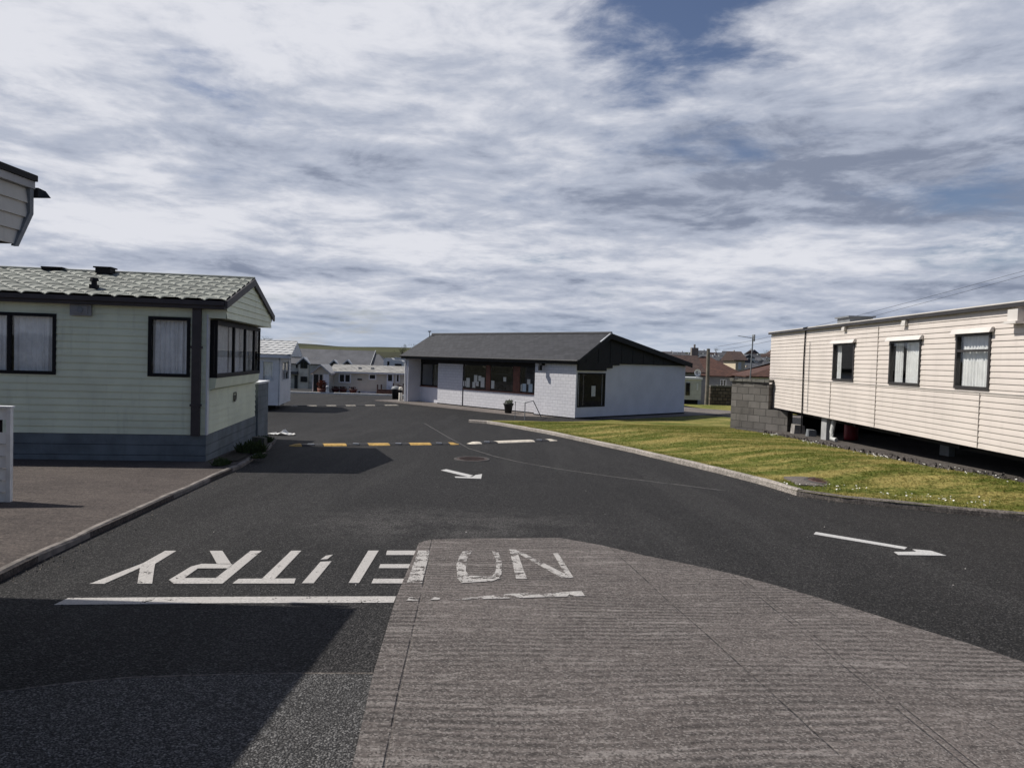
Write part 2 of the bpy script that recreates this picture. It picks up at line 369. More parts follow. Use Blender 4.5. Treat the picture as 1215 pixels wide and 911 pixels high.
def grass_mat(name, g1, g2, dry, drya, fn=pos_co):
    m, t, p = base(name); co = fn(t)
    st = t.noise(t.scale(co, .5, 1.6, 1, rot=(0, 0, .35)), .9, 6, .68); n2 = t.noise(co, 9, 4, .7); n3 = t.noise(co, 60, 2, .7)
    c = t.mix(t.ss(n2, .3, .7), g1, g2)
    c = t.mix(t.math('MULTIPLY', t.ss(t.math('ADD', t.math('MULTIPLY', st, .75), t.math('MULTIPLY', n2, .25)), .44, .60), drya), c, dry)
    c = t.mix(t.math('MULTIPLY', t.ss(n3, .5, .3), .5), c, mul(g1, .5))
    t.put(p.inputs['Base Color'], c); p.inputs['Roughness'].default_value = .9; p.inputs['Specular IOR Level'].default_value = .15
    t.put(p.inputs['Normal'], t.bump(t.math('ADD', n2, n3), .8, .03)); return m
LAWN = grass_mat('lawn_turf', (.075, .095, .015), (.15, .168, .032), (.36, .29, .10), .85)
BLADE = grass_mat('grass_blades', (.095, .12, .02), (.19, .205, .045), (.42, .345, .13), .85)
def translucent(m):
    t = N(m.node_tree); p = m.node_tree.nodes['Principled BSDF']; o = m.node_tree.nodes['Material Output']
    tr = t.add('ShaderNodeBsdfTranslucent'); src = p.inputs['Base Color'].links[0].from_socket; t.l.new(src, tr.inputs[0])
    mx = t.add('ShaderNodeMixShader'); mx.inputs[0].default_value = .5; t.l.new(p.outputs[0], mx.inputs[1]); t.l.new(tr.outputs[0], mx.inputs[2]); t.l.new(mx.outputs[0], o.inputs[0])
translucent(BLADE)
def land_mat():
    m, t, p = base('countryside'); co = pos_co(t)
    v = t.add('ShaderNodeTexVoronoi', feature='F1'); t.put(v.inputs['Vector'], t.scale(co, .006, .010, 0)); v.inputs['Scale'].default_value = 1
    ve = t.add('ShaderNodeTexVoronoi', feature='DISTANCE_TO_EDGE'); t.put(ve.inputs['Vector'], t.scale(co, .006, .010, 0)); ve.inputs['Scale'].default_value = 1
    n = t.noise(co, .02, 6, .65); n2 = t.noise(co, .6, 4, .6)
    sp = t.add('ShaderNodeSeparateColor'); t.put(sp.inputs[0], v.outputs['Color'])
    c = t.mix(sp.outputs[0], (.024, .028, .013), (.050, .045, .026)); c = t.mix(t.ss(n, .42, .62), c, (.026, .024, .017))
    c = t.mix(t.ss(sp.outputs[1], .70, .8), c, (.075, .076, .036))
    c = t.mix(t.ss(ve.outputs['Distance'], .07, .03), c, (.014, .018, .012)); c = t.mix(t.ss(n2, .35, .7), c, mul((.09, .1, .05), .4))
    t.put(p.inputs['Base Color'], c); p.inputs['Roughness'].default_value = .95; p.inputs['Specular IOR Level'].default_value = .1; return m
LAND = land_mat()

# ------------------------------------------------------------------ terrain to the horizon
def T(x, y):
    r = math.hypot(x, y); az = math.atan2(x, max(y, 1e-3)) if y > 0 else (1.2 if x > 0 else -1.2)
    zb = zg(x, y) if y > -8 else .24
    k = smooth(-.08, .30, az)
    top = EYE + (11.0 + 4.0*k)/F_PX*1100
    hill = -7.7 + (top + 7.7)*smooth(230 - 60*k, 1100, r)
    hill += (math.sin(x*.011+1) + math.sin(x*.027+y*.004) + .6*math.sin(x*.06))*1.0*smooth(500, 1000, r)
    hill -= smooth(1150, 2500, r)*60
    w = smooth(150, 300, r)
    return zb*(1-w) + hill*w
def terrain():
    mb = MB(); rs = [0.01, 6, 12, 18, 24, 30, 36, 42, 48, 55, 62, 70, 80, 95, 115, 140, 160, 185, 210, 240, 270, 300, 340, 380, 430, 480, 540, 600, 670, 740, 820, 900, 1000, 1060, 1120, 1200, 1400, 1800, 2500, 5000]
    NA = 240
    for i, r in enumerate(rs):
        for k in range(NA):
            a = 2*math.pi*k/NA; x, y = r*math.sin(a), r*math.cos(a); mb.v.append((x, y, T(x, y)-.07))
    for i in range(len(rs)-1):
        for k in range(NA): mb.f.append((i*NA+k, i*NA+(k+1) % NA, (i+1)*NA+(k+1) % NA, (i+1)*NA+k)); mb.mi.append(0)
    o = mb.build('ground', LAND, smooth_=True)
    tag(o, kind='structure')
terrain()

# ------------------------------------------------------------------ road, patches, apron, lawn
tag(sheet([(-45, -18), (45, -18), (45, 29), (20, 31), (14, 44), (2, 52), (-3, 66), (-18, 69), (-18, 126), (-50, 126)], zg, 2.0, 'road', ASPH), kind='structure')
kl = [G(0, 690), G(63, 658), G(173, 607), G(245, 573), G(285, 555.5), G(317, 536)]
kl = [Vector((-3.55, -14, 0)), Vector((-3.62, 0, 0))] + kl + [Vector((kl[-1].x-.65, kl[-1].y+2.6, 0))]
apoly = [(p.x, p.y) for p in kl] + [(-16, kl[-1].y-1.2), (-30, 10), (-30, -14)]
tag(sheet(apoly, zg, 1.0, 'concrete_apron', APRON, dz=.055, thick=.06), kind='structure')
def strip(line, w, h, name, mat, side=1, jitter=0.0, base_z=-.05, zf=zg, cuts=0):
    mb = MB(); L = []
    P = [Vector((p[0], p[1])) for p in line]
    Q = []
    for a, b in zip(P, P[1:]):
        k = max(1, int((b-a).length/.35))
        for j in range(k): Q.append(a+(b-a)*j/k)
    Q.append(P[-1])
    for i, q in enumerate(Q):
        d = (Q[min(i+1, len(Q)-1)]-Q[max(i-1, 0)]).normalized(); n = Vector((-d.y, d.x))*side
        j = random.uniform(-jitter, jitter); ww = w*(1+random.uniform(-.08, .08) if jitter else 1)
        a, b = q+n*j, q+n*(ww+j); z = zf(q.x, q.y); jh = random.uniform(-jitter, jitter)*.5
        bev = min(.02, w*.2); a2 = a+n*bev; b2 = b-n*bev
        L.append([(a.x, a.y, z+base_z), (a.x, a.y, z+h-bev+jh), (a2.x, a2.y, z+h+jh), (b2.x, b2.y, z+h+jh), (b.x, b.y, z+h-bev+jh), (b.x, b.y, z+base_z)])
    vs_ = [v for r in L for v in r]; fs = []
    for i in range(len(L)-1):
        for k in range(5): fs.append((i*6+k, i*6+k+1, (i+1)*6+k+1, (i+1)*6+k))
    fs.append((0, 1, 2, 3, 4, 5)); fs.append(tuple(len(vs_)-6+k for k in range(6)))
    mb.add(vs_, fs); return mb.build(name, mat)
tag(strip([(p.x, p.y) for p in kl[1:]], .085, .066, 'kerb', M('left_kerb_concrete', (.17, .15, .135), .9, .4, 5, .6, 40), side=1, jitter=.012), kind='structure')
# soil strip between the left home's end and the kerb
sp_ = [G(250, 556), G(283, 551), G(316, 532), G(316, 514)]
tag(sheet([(p.x, p.y) for p in sp_], zg, .4, 'soil', SOIL, dz=.075), kind='structure')
# concrete patch
pb = [(418, 911), (443, 800), (470, 710), (497, 645), (510, 641), (540, 640), (600, 639.5), (665, 639), (715, 648), (765, 660), (820, 671), (870, 682), (915, 694), (960, 707), (1020, 725), (1080, 744), (1150, 765), (1215, 787)]
pw = [G(*p, 0) for p in pb]
tag(sheet([(p.x, p.y) for p in pw] + [(6.5, 3.0), (9, 1.0), (9, -8), (-.3, -8)], zg, .6, 'concrete_patch', SLAB, dz=.010, thick=.012), kind='structure')
pb = [(445, 800), (300, 800.5), (150, 806), (60, 815), (0, 824)]
pw = [G(*p, 0) for p in pb]
tag(sheet([(.6, -8), (.6, pw[0].y+.0)] + [(p.x, p.y) for p in pw] + [(-3.6, pw[-1].y-.15), (-3.6, -8)], zg, .6, 'coarse_asphalt', ASPH2, dz=.005), kind='structure')
# joint line along the patch
tag(strip([(p.x, p.y) for p in pw], .018, .009, 'asphalt_seam', KERBD, side=-1, jitter=.006, base_z=0), kind='structure')
tag(strip([(p.x, p.y) for p in [G(*q) for q in [(503, 502), (530, 518), (556, 532), (585, 541), (615, 548), (666, 557), (737, 567), (860, 582)]]], .022, .006, 'asphalt_seam', M('seam_grit', (.075, .072, .07), .9, .4, 6), side=1, jitter=.006, base_z=0), kind='structure')

SHOP_O = G(682, 497); SF = Frame(SHOP_O, math.radians(-46))
def sw(x, y): p = SF.m @ Vector((x, y, 0)); return (p.x, p.y)
kerb_px = [(556, 501), (578, 502.5), (600, 506), (650, 515), (700, 526), (750, 537), (800, 549), (850, 561), (900, 574), (945, 588)]
KR = [G(*p) for p in kerb_px]
KR2 = [G(945, 588), G(1000, 596), (G(1100, 606)), G(1215, 617)]
KR2 += [Vector((KR2[-1].x + 4, KR2[-1].y - .9, 0)), Vector((KR2[-1].x + 12, KR2[-1].y - 1.6, 0))]
KLINE = [Vector((p.x, p.y)) for p in KR + KR2[1:]]
def kdist(x, y):
    q = Vector((x, y)); best = 99
    for a, b in zip(KLINE, KLINE[1:]):
        ab = b-a; k = max(0, min(1, (q-a).dot(ab)/ab.length_squared)); best = min(best, (q-(a+ab*k)).length)
    return best
def lawn_z(x, y):
    return zg(x, y) + .075 + .27*smooth(.1, 2.6, kdist(x, y))*smooth(30, 22, y) - .05*smooth(27, 31, y)
tag(strip([(p.x, p.y) for p in KR], .13, .10, 'kerb', KERBM, side=1, jitter=.006), kind='structure')
tag(strip([(p.x, p.y) for p in KR2], .14, .085, 'kerb', KERBD, side=1, jitter=.014), kind='structure')
lp = [(p.x, p.y) for p in KR + KR2[1:]]
lp += [(19, 10.5), (8.3, 10.2), (7.3, 12.5), (7.35, 18), (7.4, 20.6), (7.0, 22.8), (7.6, 25.5), (10.4, 31), (11.2, 35.5)]
lp += [sw(1.3, 8.4), sw(1.3, 5), sw(1.3, 1.5), sw(1.2, -.9)] + [(p.x, p.y) for p in (G(650, 501), G(610, 500))]
tag(sheet(lp, lawn_z, .45, 'lawn', LAWN), kind='structure')
def pip(poly, x, y):
    c = False
    for i in range(len(poly)):
        x1, y1 = poly[i][:2]; x2, y2 = poly[(i+1) % len(poly)][:2]
        if (y1 > y) != (y2 > y) and x < (x2-x1)*(y-y1)/(y2-y1)+x1: c = not c
    return c
def grass_blades():
    mb = MB(); n = 0; R = random.Random(3)
    while n < 60000:
        y = 9 + 19*R.random()**1.4; x = R.uniform(-1.8, 10)
        if not pip(lp, x, y): continue
        d = kdist(x, y)
        if d < .14: continue
        h = R.uniform(.012, .03)*(1.6 if d < .40 else 1); a = R.uniform(0, 6.28); w = R.uniform(.005, .010)*(1+y/20); l = R.uniform(.02, .06)
        z = lawn_z(x, y)-.005; dx, dy = math.cos(a)*w, math.sin(a)*w
        mb.add([(x-dx, y-dy, z), (x+dx, y+dy, z), (x-dy*2*l/w*.5, y+dx*2*l/w*.5, z+h)], [(0, 1, 2)]); n += 1
    tag(mb.build('grass', BLADE), kind='stuff')
    fl = MB(); k = 0
    while k < 170:
        if R.random() < .84:
            y = R.uniform(10.4, 20.5); x = 7.3 + (8.3-7.3)*max(0, (12.5-y)/2.3) - abs(R.gauss(0, .16)) - .05
            y += R.gauss(0, .15)
            if math.sin(y*2.3)+math.sin(y*5.1+1) < .1: continue
        else:
            q = KR2[0].lerp(Vector((KR2[3].x, KR2[3].y, 0)), R.random()); x, y = q.x+R.gauss(0, .1), q.y + .3 + abs(R.gauss(0, .25))
        if not pip(lp, x, y): continue
        z = lawn_z(x, y)+R.uniform(.03, .07); r = R.uniform(.008, .019)
        fl.add([(x+r*math.cos(j*1.047), y+r*math.sin(j*1.047), z+R.uniform(-.008, .008)) for j in range(6)], [tuple(range(6))])
        fl.add([(x-.003, y, z-.08), (x+.003, y, z-.08), (x, y, z)], [(0, 1, 2)]); k += 1
    tag(fl.build('daisies', M('petal', (.75, .74, .68), .8)), kind='stuff')
grass_blades()
# grass beyond the shop and its path
tag(sheet([(11.5, 42.5), (15, 40), (30, 38), (34, 70), (14, 70), (10, 52)], lambda x, y: zg(x, y)+.03, 1.5, 'far_lawn', LAWN), kind='structure')
# footpath round the shop
tag(sheet([sw(1.15, -1.15), sw(1.1, 11.5), sw(5.5, 12.5), sw(5.5, 13.6), sw(-14, 13.6), sw(-14.2, -1.0)], lambda x, y: SHOP_O.z-.004 if True else 0, 1.2, 'footpath', PATH, thick=.2), kind='structure')

# ------------------------------------------------------------------ painted road markings
def paint_mat(name, col, wear, under):
    m, t, p = base(name); co = pos_co(t)
    n = t.noise(co, 9, 6, .7); f = t.noise(co, 70, 2, .6)
    c = t.mix(t.ss(f, .35, .7), mul(col, .62), col); c = t.mix(t.ss(t.noise(co, 2.5, 4, .6), .4, .7), c, mul(col, .75))
    w = t.math('ADD', t.math('MULTIPLY', n, .7), t.math('MULTIPLY', f, .3))
    keep = t.ss(w, wear-.02, wear+.02)
    t.put(p.inputs['Base Color'], c); p.inputs['Roughness'].default_value = .7; t.put(p.inputs['Alpha'], keep)
    t.put(p.inputs['Normal'], t.bump(f, .4, .01)); return m
PAINT = paint_mat('road_paint', (.50, .475, .45), .395, None)
PAINTW = paint_mat('worn_road_paint', (.48, .455, .43), .47, None)
PAINTF = paint_mat('fresh_road_paint', (.58, .57, .555), .30, None)
def marking(polys, name, mat, parent=None, dz=.004):
    mb = MB()
    for k, poly in enumerate(polys):
        P = [G(*q, dz + .0006*k) for q in poly]; n = len(P)
        mb.add([tuple(p) for p in P], [tuple(range(n))])
        mb.add([tuple(p) for p in P] + [(p.x, p.y, p.z-.003) for p in P], [(i, (i+1) % n, n+(i+1) % n, n+i) for i in range(n)])
    o = mb.build(name, mat)
    if parent is not None: o.parent = parent
    return o
z5 = lambda L: [(100+x/5.523, 640+y/5.523) for x, y in L]
z1 = lambda L: [(x/3.0375, 620+y/3.0375) for x, y in L]
z6 = lambda L: [(400+x/4.05, 640+y/4.05) for x, y in L]
z7 = lambda L: [(900+x/3.857, 520+y/3.857) for x, y in L]
z8 = lambda L: [(500+x/3.375, 480+y/3.375) for x, y in L]
tx = thing('road_lettering', 'worn white NO ENTRY lettering painted upside down across the road', 'road lettering')
marking([z5([(530, 72), (603, 72), (465, 157), (385, 153)]), z5([(385, 153), (465, 157), (460, 178), (365, 184), (130, 288), (35, 288)]), z5([(365, 184), (460, 178), (445, 287), (348, 287)])], 'letter', PAINT, tx)
marking([z5([(1090, 72), (1163, 72), (905, 287), (815, 287)]), z5([(590, 287), (820, 287), (862, 250), (655, 250), (600, 274)]),
         z5([(555, 262), (590, 287), (655, 250), (745, 187), (770, 157), (700, 175)]), z5([(770, 157), (745, 187), (940, 187), (972, 160)]), z5([(822, 72), (905, 72), (962, 157), (870, 157)])], 'letter', PAINT, tx)
marking([z1([(1050, 100), (1086, 100), (988, 203), (945, 200)]), z1([(838, 218), (1060, 218), (1066, 200), (860, 201)])], 'letter', PAINT, tx)
marking([z1([(1088, 217), (1130, 217), (1195, 138), (1155, 140)]), z1([(1155, 132), (1180, 130), (1200, 114), (1175, 118)]), z6([(150, 52), (200, 52), (105, 207), (55, 207)])], 'letter', PAINT, tx)
marking([z6([(240, 52), (392, 52), (382, 73), (235, 73)]), z6([(208, 117), (372, 117), (364, 136), (200, 136)]), z6([(175, 187), (350, 187), (340, 209), (165, 209)]), z6([(385, 52), (440, 52), (402, 209), (335, 209)])], 'letter', PAINT, tx)
marking([z6([(390, 52), (447, 52), (408, 207), (335, 207)])], 'letter', PAINTW, tx, .015)
marking([z6([(590, 75), (605, 55), (650, 52), (625, 90), (618, 150), (640, 178), (615, 195), (578, 182), (573, 120)]), z6([(745, 55), (775, 60), (792, 110), (790, 165), (770, 190), (735, 190), (762, 150), (764, 95)]), z6([(578, 184), (640, 172), (745, 176), (785, 184), (745, 198), (600, 207)])], 'letter', PAINTW, tx, .015)
marking([z6([(828, 45), (862, 48), (912, 187), (860, 187)]), z6([(835, 46), (885, 58), (1132, 182), (1080, 182)]), z6([(1038, 65), (1062, 65), (1135, 180), (1105, 180)])], 'letter', PAINTW, tx, .015)
sl = thing('stop_line', 'long white line painted across the road below the lettering', 'road marking')
marking([[(64, 717), (81, 709), (275, 707.5), (470, 707), (467, 714.5), (275, 715)]], 'painted_line', PAINT, sl)
for q in ([(482, 712), (486, 708), (492, 708), (496, 712)], [(511, 711), (516, 708), (522, 709), (522, 711)], [(540, 711), (560, 708), (580, 706), (612, 703.5), (650, 703.5), (690, 700.5), (694, 706.5), (660, 707.5), (600, 709.5)]):
    marking([q], 'line_fragment', PAINTW, sl, .016)
tag(marking([z7([(253, 437), (262, 427), (680, 497), (668, 506)]), z7([(620, 518), (725, 517), (705, 506), (790, 513), (860, 535), (640, 532)])], 'direction_arrow', PAINTF), 'long white arrow on the dark road below the lawn manhole', 'road marking')
tag(marking([z8([(78, 262), (100, 258), (208, 283), (190, 289)]), z8([(133, 287), (203, 289), (217, 281), (243, 277), (239, 296), (137, 292)])], 'direction_arrow', PAINTF), 'short white arrow on the road beside the round manhole', 'road marking')
# loose grit on the road
def grit():
    mb = MB(); R = random.Random(11)
    for k in range(34):
        p = G(R.uniform(60, 1150), R.uniform(545, 700)**1.0); r = R.uniform(.004, .011)
        if p.x < -4: continue
        a = R.uniform(0, 6); z = p.z+.005
        mb.add([(p.x+r*math.cos(a), p.y+r*math.sin(a), z), (p.x+r*math.cos(a+2), p.y+r*math.sin(a+2)*1.3, z), (p.x+r*math.cos(a+4), p.y+r*math.sin(a+4), z), (p.x, p.y, z+r*.9)], [(0, 1, 3), (1, 2, 3), (2, 0, 3)])
    for k in range(520):
        if R.random() < .55:
            i = R.randrange(1, len(kl)-2); q = kl[i].lerp(kl[i+1], R.random()); x, y = q.x+abs(R.gauss(0, .10))+.02, q.y
        else:
            i = R.randrange(0, len(KLINE)-3); q = KLINE[i].lerp(KLINE[i+1], R.random()); x, y = q.x-abs(R.gauss(0, .07))-.03, q.y-abs(R.gauss(0, .05))
        r = R.uniform(.004, .013); a = R.uniform(0, 6); z = zg(x, y)+.001
        mb.add([(x+r*math.cos(a), y+r*math.sin(a), z), (x+r*math.cos(a+2), y+r*math.sin(a+2)*1.3, z), (x+r*math.cos(a+4), y+r*math.sin(a+4), z), (x, y, z+r*.9)], [(0, 1, 3), (1, 2, 3), (2, 0, 3)], 1)
    tag(mb.build('grit', [M('pale_grit', (.4, .38, .35), .9), M('brown_grit', (.12, .105, .09), .9, .6, 40)]), kind='stuff')
grit()

# ------------------------------------------------------------------ speed bumps
RUB = M('black_rubber', (.022, .022, .024), .75, .3, 12, .4, 90)
YEL = M('yellow_rubber', (.48, .30, .085), .75, .25, 14, .3, 90, stain=.25)
WHB = M('dull_white_rubber', (.62, .56, .47), .75, .22, 14, .3, 90, stain=.3)
WHD = M('dirty_white_rubber', (.30, .275, .235), .8, .3, 14)
REF = M('reflector', (.55, .57, .6), .25, .1)
def bump_seg(mb, A, B, w, h, taperA=False, taperB=False):
    d = (B-A); d.z = 0; d.normalize(); n = Vector((-d.y, d.x, 0))
    prof = [(-w/2, 0), (-w*.42, h*.45), (-w*.2, h*.95), (0, h), (w*.2, h*.95), (w*.42, h*.45), (w/2, 0)]
    secs = [(A, .45 if taperA else 1), (A.lerp(B, .55) if taperA else A.lerp(B, .5), 1), (B, .45 if taperB else 1)]
    vs_ = []
    for q, k in secs:
        for o, hh in prof: vs_.append(q + n*(o*k) + Vector((0, 0, hh*(k if k == 1 else .35) - .01)))
    fs = []
    for i in range(2):
        for j in range(6): fs.append((i*7+j, i*7+j+1, (i+1)*7+j+1, (i+1)*7+j))
    fs += [tuple(range(7)), tuple(range(14, 21))]
    mb.add(vs_, fs)
def speed_bump(label, segs, y0, y1, x0, x1, w=.34, h=.055, refs=True):
    def pt(px): return G(px, y0 + (y1-y0)*(px-x0)/(x1-x0))
    r = thing('speed_bump', label, 'speed bump', tuple(pt((x0+x1)/2)))
    off = Vector(r.location)
    for k, (a, b, m) in enumerate(segs):
        mb = MB(); A, B = pt(a)-off, pt(b)-off; g = (B-A)*.006
        first, last = k == 0, k == len(segs)-1
        bump_seg(mb, A+g, B-g, w, h, first, last)
        s = mb.build('end_cap' if (first or last) else 'segment', m, r)
        if m is RUB and refs:
            q = MB(); c = (A+B)/2; q.box(c.x-.07, c.y-w*.30, c.z+.030, c.x+.07, c.y-w*.17, c.z+.056); q.build('reflector', REF, s)
    return r
speed_bump('yellow and black speed bump across the left lane', [(343, 357, YEL), (357, 383, RUB), (383, 410, YEL), (410, 436, RUB), (436, 461, YEL), (461, 485, RUB), (485, 510, YEL), (510, 532, RUB), (532, 544, YEL)], 529, 527, 343, 544)
speed_bump('short speed bump with one long white segment near the lawn kerb', [(555, 568, WHB), (568, 587, RUB), (587, 631, WHB), (631, 648, RUB), (648, 660, WHB)], 526.5, 522.5, 555, 660)
speed_bump('distant pale dashed speed bump past the white static home', [(345, 352, WHD)] + [(352+i*11.5, 352+(i+1)*11.5, [RUB, WHD][i % 2]) for i in range(10)] + [(467, 473, WHD)], 482, 481, 345, 473, refs=False)

# ------------------------------------------------------------------ manholes
IRON = M('rusty_iron', (.055, .036, .032), .75, .35, 9, .6, 60)
def manhole(px, py, r, label, mat, pad=None, zf=zg):
    c = G(px, py); z = zf(c.x, c.y)
    t_ = thing('manhole', label, 'manhole', (c.x, c.y, z)); mb = MB()
    mb.lathe([(0, .016), (r*.8, .017), (r*.86, .012)], n=36)
    for k in range(5):
        a = (k-2)*r*.28; w = math.sqrt(max(0, (r*.72)**2-a*a)); mb.box(-w, a-.018, .017, w, a+.018, .026)
    mb.build('cover', mat, t_)
    mb = MB(); mb.lathe([(r*.87, .010), (r*.88, .018), (r, .018), (r*1.02, .004)], n=36); mb.build('frame', M('iron_frame', (.06, .055, .052), .8, .3, 8), t_)
    if pad:
        mb = MB(); rr = random.Random(5); n = 18; a0 = [(math.cos(2*math.pi*k/n), math.sin(2*math.pi*k/n)) for k in range(n)]
        def sq(c_, s_): m = max(abs(c_), abs(s_)); return (c_/m*(.85+.15*m), s_/m*(.85+.15*m))
        pl = [(sq(*q)[0]*pad[0]*rr.uniform(.94, 1.03), sq(*q)[1]*pad[1]*rr.uniform(.94, 1.03)) for q in a0]
        mb.prism(pl, -.3, .004, lambda u, v, e: (u, v, e)); mb.build('surround', KERBD, t_)
    return t_
manhole(560, 545, .36, 'round rusty manhole in the road beside the short arrow', IRON)
manhole(983, 580.0, .38, 'rusty manhole in a grey concrete surround at the lawn edge', M('red_iron', (.085, .045, .038), .8, .3, 9, .6, 60), (.62, .5), lambda x, y: zg(x, y)+.12)

# ------------------------------------------------------------------ shared building parts
def clad(mb, face, a0, a1, z0, z1, holes=(), board=.12, depth=.016, mi=0):
    cuts = sorted({a0, a1} | {h[0] for h in holes} | {h[1] for h in holes})
    cuts = [c for c in cuts if a0 <= c <= a1]
    for c0, c1 in zip(cuts, cuts[1:]):
        mid = (c0+c1)/2; spans = [(z0, z1)]
        for h in holes:
            if h[0] < mid < h[1]:
                ns = []
                for s0, s1 in spans:
                    if h[2] > s0: ns.append((s0, min(s1, h[2])))
                    if h[3] < s1: ns.append((max(s0, h[3]), s1))
                spans = [q for q in ns if q[1]-q[0] > 1e-4]
        for s0, s1 in spans:
            k = math.floor((s0-z0)/board)
            while z0+k*board < s1-1e-6:
                b0, b1 = z0+k*board, z0+(k+1)*board; u0, u1 = max(b0, s0), min(b1, s1)
                oo = lambda z: depth*(1-((z-b0)/board))**.7 if z < b1 else 0.0
                um = u0+(u1-u0)*.45
                P = [face(c0, oo(u0), u0), face(c1, oo(u0), u0), face(c1, oo(um), um), face(c0, oo(um), um), face(c1, oo(u1), u1), face(c0, oo(u1), u1), face(c0, 0, u0), face(c1, 0, u0)]
                mb.add(P, [(0, 1, 2, 3), (3, 2, 4, 5), (6, 7, 1, 0)], mi); k += 1
def flatwall(mb, face, a0, a1, z0, z1, holes=(), th=.12):
    cuts = sorted({a0, a1} | {h[0] for h in holes} | {h[1] for h in holes}); cuts = [c for c in cuts if a0 <= c <= a1]
    for c0, c1 in zip(cuts, cuts[1:]):
        mid = (c0+c1)/2; spans = [(z0, z1)]
        for h in holes:
            if h[0] < mid < h[1]:
                ns = []
                for s0, s1 in spans:
                    if h[2] > s0: ns.append((s0, min(s1, h[2])))
                    if h[3] < s1: ns.append((max(s0, h[3]), s1))
                spans = [q for q in ns if q[1]-q[0] > 1e-4]
        for s0, s1 in spans: mb.fbox(face, c0, c1, -th, 0, s0, s1)
NET = M('net_curtain', (.88, .88, .88), .9, .1, 6)
NETW = M('white_curtain', (.80, .80, .80), .9, .08, 6)
DARKROOM = M('dark_interior', (.015, .014, .013), .9)
def curtain_mesh(mb, face, a0, a1, z0, z1, o, amp=.018, per=.085, seed=1):
    R = random.Random(seed); n = max(8, int(abs(a1-a0)/.012)); ph = R.uniform(0, 6); rows = [z0, z0+(z1-z0)*.4, z1]
    vs_ = []; fs = []
    for j, z in enumerate(rows):
        for i in range(n+1):
            a = a0+(a1-a0)*i/n
            w = math.sin(a*2*math.pi/per+ph+1.2*math.sin(a*9+seed)) + .5*math.sin(a*2*math.pi/per*1.9+seed)
            vs_.append(face(a + (.006*math.sin(a*30+j) if 0 < i < n else 0), o+amp*w*(1 if j < 2 else .7), z))
    for j in range(2):
        for i in range(n): fs.append((j*(n+1)+i, j*(n+1)+i+1, (j+1)*(n+1)+i+1, (j+1)*(n+1)+i))
    mb.add(vs_, fs)
def window(parent, face, a0, a1, z0, z1, fm, fw_=.05, muls=(), trans=(), curtains=None, cm=None, proud=.03, deep=.05, pane=True, seed=1, name='window', glass=None):
    mb = MB()
    mb.fbox(face, a0, a1, -deep, proud, z0, z0+fw_); mb.fbox(face, a0, a1, -deep, proud, z1-fw_, z1)
    mb.fbox(face, a0, a0+fw_, -deep, proud-.002, z0+fw_, z1-fw_); mb.fbox(face, a1-fw_, a1, -deep, proud-.002, z0+fw_, z1-fw_)
    for m in muls: mb.fbox(face, m-fw_*.45, m+fw_*.45, -deep, proud-.004, z0+fw_, z1-fw_)
    for z, m0, m1 in trans: mb.fbox(face, m0, m1, -deep, proud-.006, z-fw_*.4, z+fw_*.4)
    f = mb.build(name, fm, parent)
    if pane:
        g = MB(); g.fbox(face, a0+fw_*.5, a1-fw_*.5, -.012, -.008, z0+fw_*.5, z1-fw_*.5); g.build('pane', glass or GLASS, f)
    if curtains:
        for k, (c0, c1) in enumerate(curtains):
            c = MB(); curtain_mesh(c, face, c0, c1, z0+.01, z1-.02, -.085, seed=seed+k); c.build('curtain', cm or NET, f, True)
    return f
front = lambda a, o, z: (a, -o, z)
endr = lambda a, o, z: (o, a, z)
endl_at = lambda x0: (lambda a, o, z: (x0-o, a, z))
back_at = lambda y0: (lambda a, o, z: (a, y0+o, z))
def tile_roof(mb, x0, x1, y0, z0, y1, z1, th=.02, px=.20, ps=.30, amp=.022, nx=10, ns=6, diamond=False):
    """pressed tile sheet between eave (y0,z0) and ridge (y1,z1)"""
    L = math.hypot(y1-y0, z1-z0); uy, uz = (y1-y0)/L, (z1-z0)/L; ny, nz = -uz*(1 if y1 > y0 else -1), abs(uy)
    if y1 < y0: ny = abs(uz)
    xs = []; x = x0
    step = px/nx
    cols = int((x1-x0)/step)+1; rows = []
    k = 0
    while k*ps < L:
        for j in range(ns):
            s = k*ps + ps*j/(ns-1)*.999
            if s <= L: rows.append((s, j/(ns-1), k))
        k += 1
    vs_ = []; fs = []
    for s, fr_, kk in rows:
        for i in range(cols):
            x = min(x1, x0+i*step)
            ph = (x/px + .5*(kk % 2)) % 1.0
            h = amp*(1-fr_)**1.0*1.0 + amp*(.5-.5*math.cos(2*math.pi*ph))*.45
            if diamond:
                p1 = (x/px + s/ps) % 1.0; p2 = (x/px - s/ps) % 1.0; qd = min(p1, 1-p1, p2, 1-p2)
                h = amp*(min(1, qd/.20)**.8)*(.75 + .25*(1-((s/ps*2) % 1)))
            ss = s - .25*ps*abs(ph-.5)*0
            vs_.append((x, y0+uy*ss+ny*h, z0+uz*ss+nz*h))
    for j in range(len(rows)-1):
        for i in range(cols-1): a = j*cols+i; fs.append((a, a+1, a+cols+1, a+cols))
    mb.add(vs_, fs)

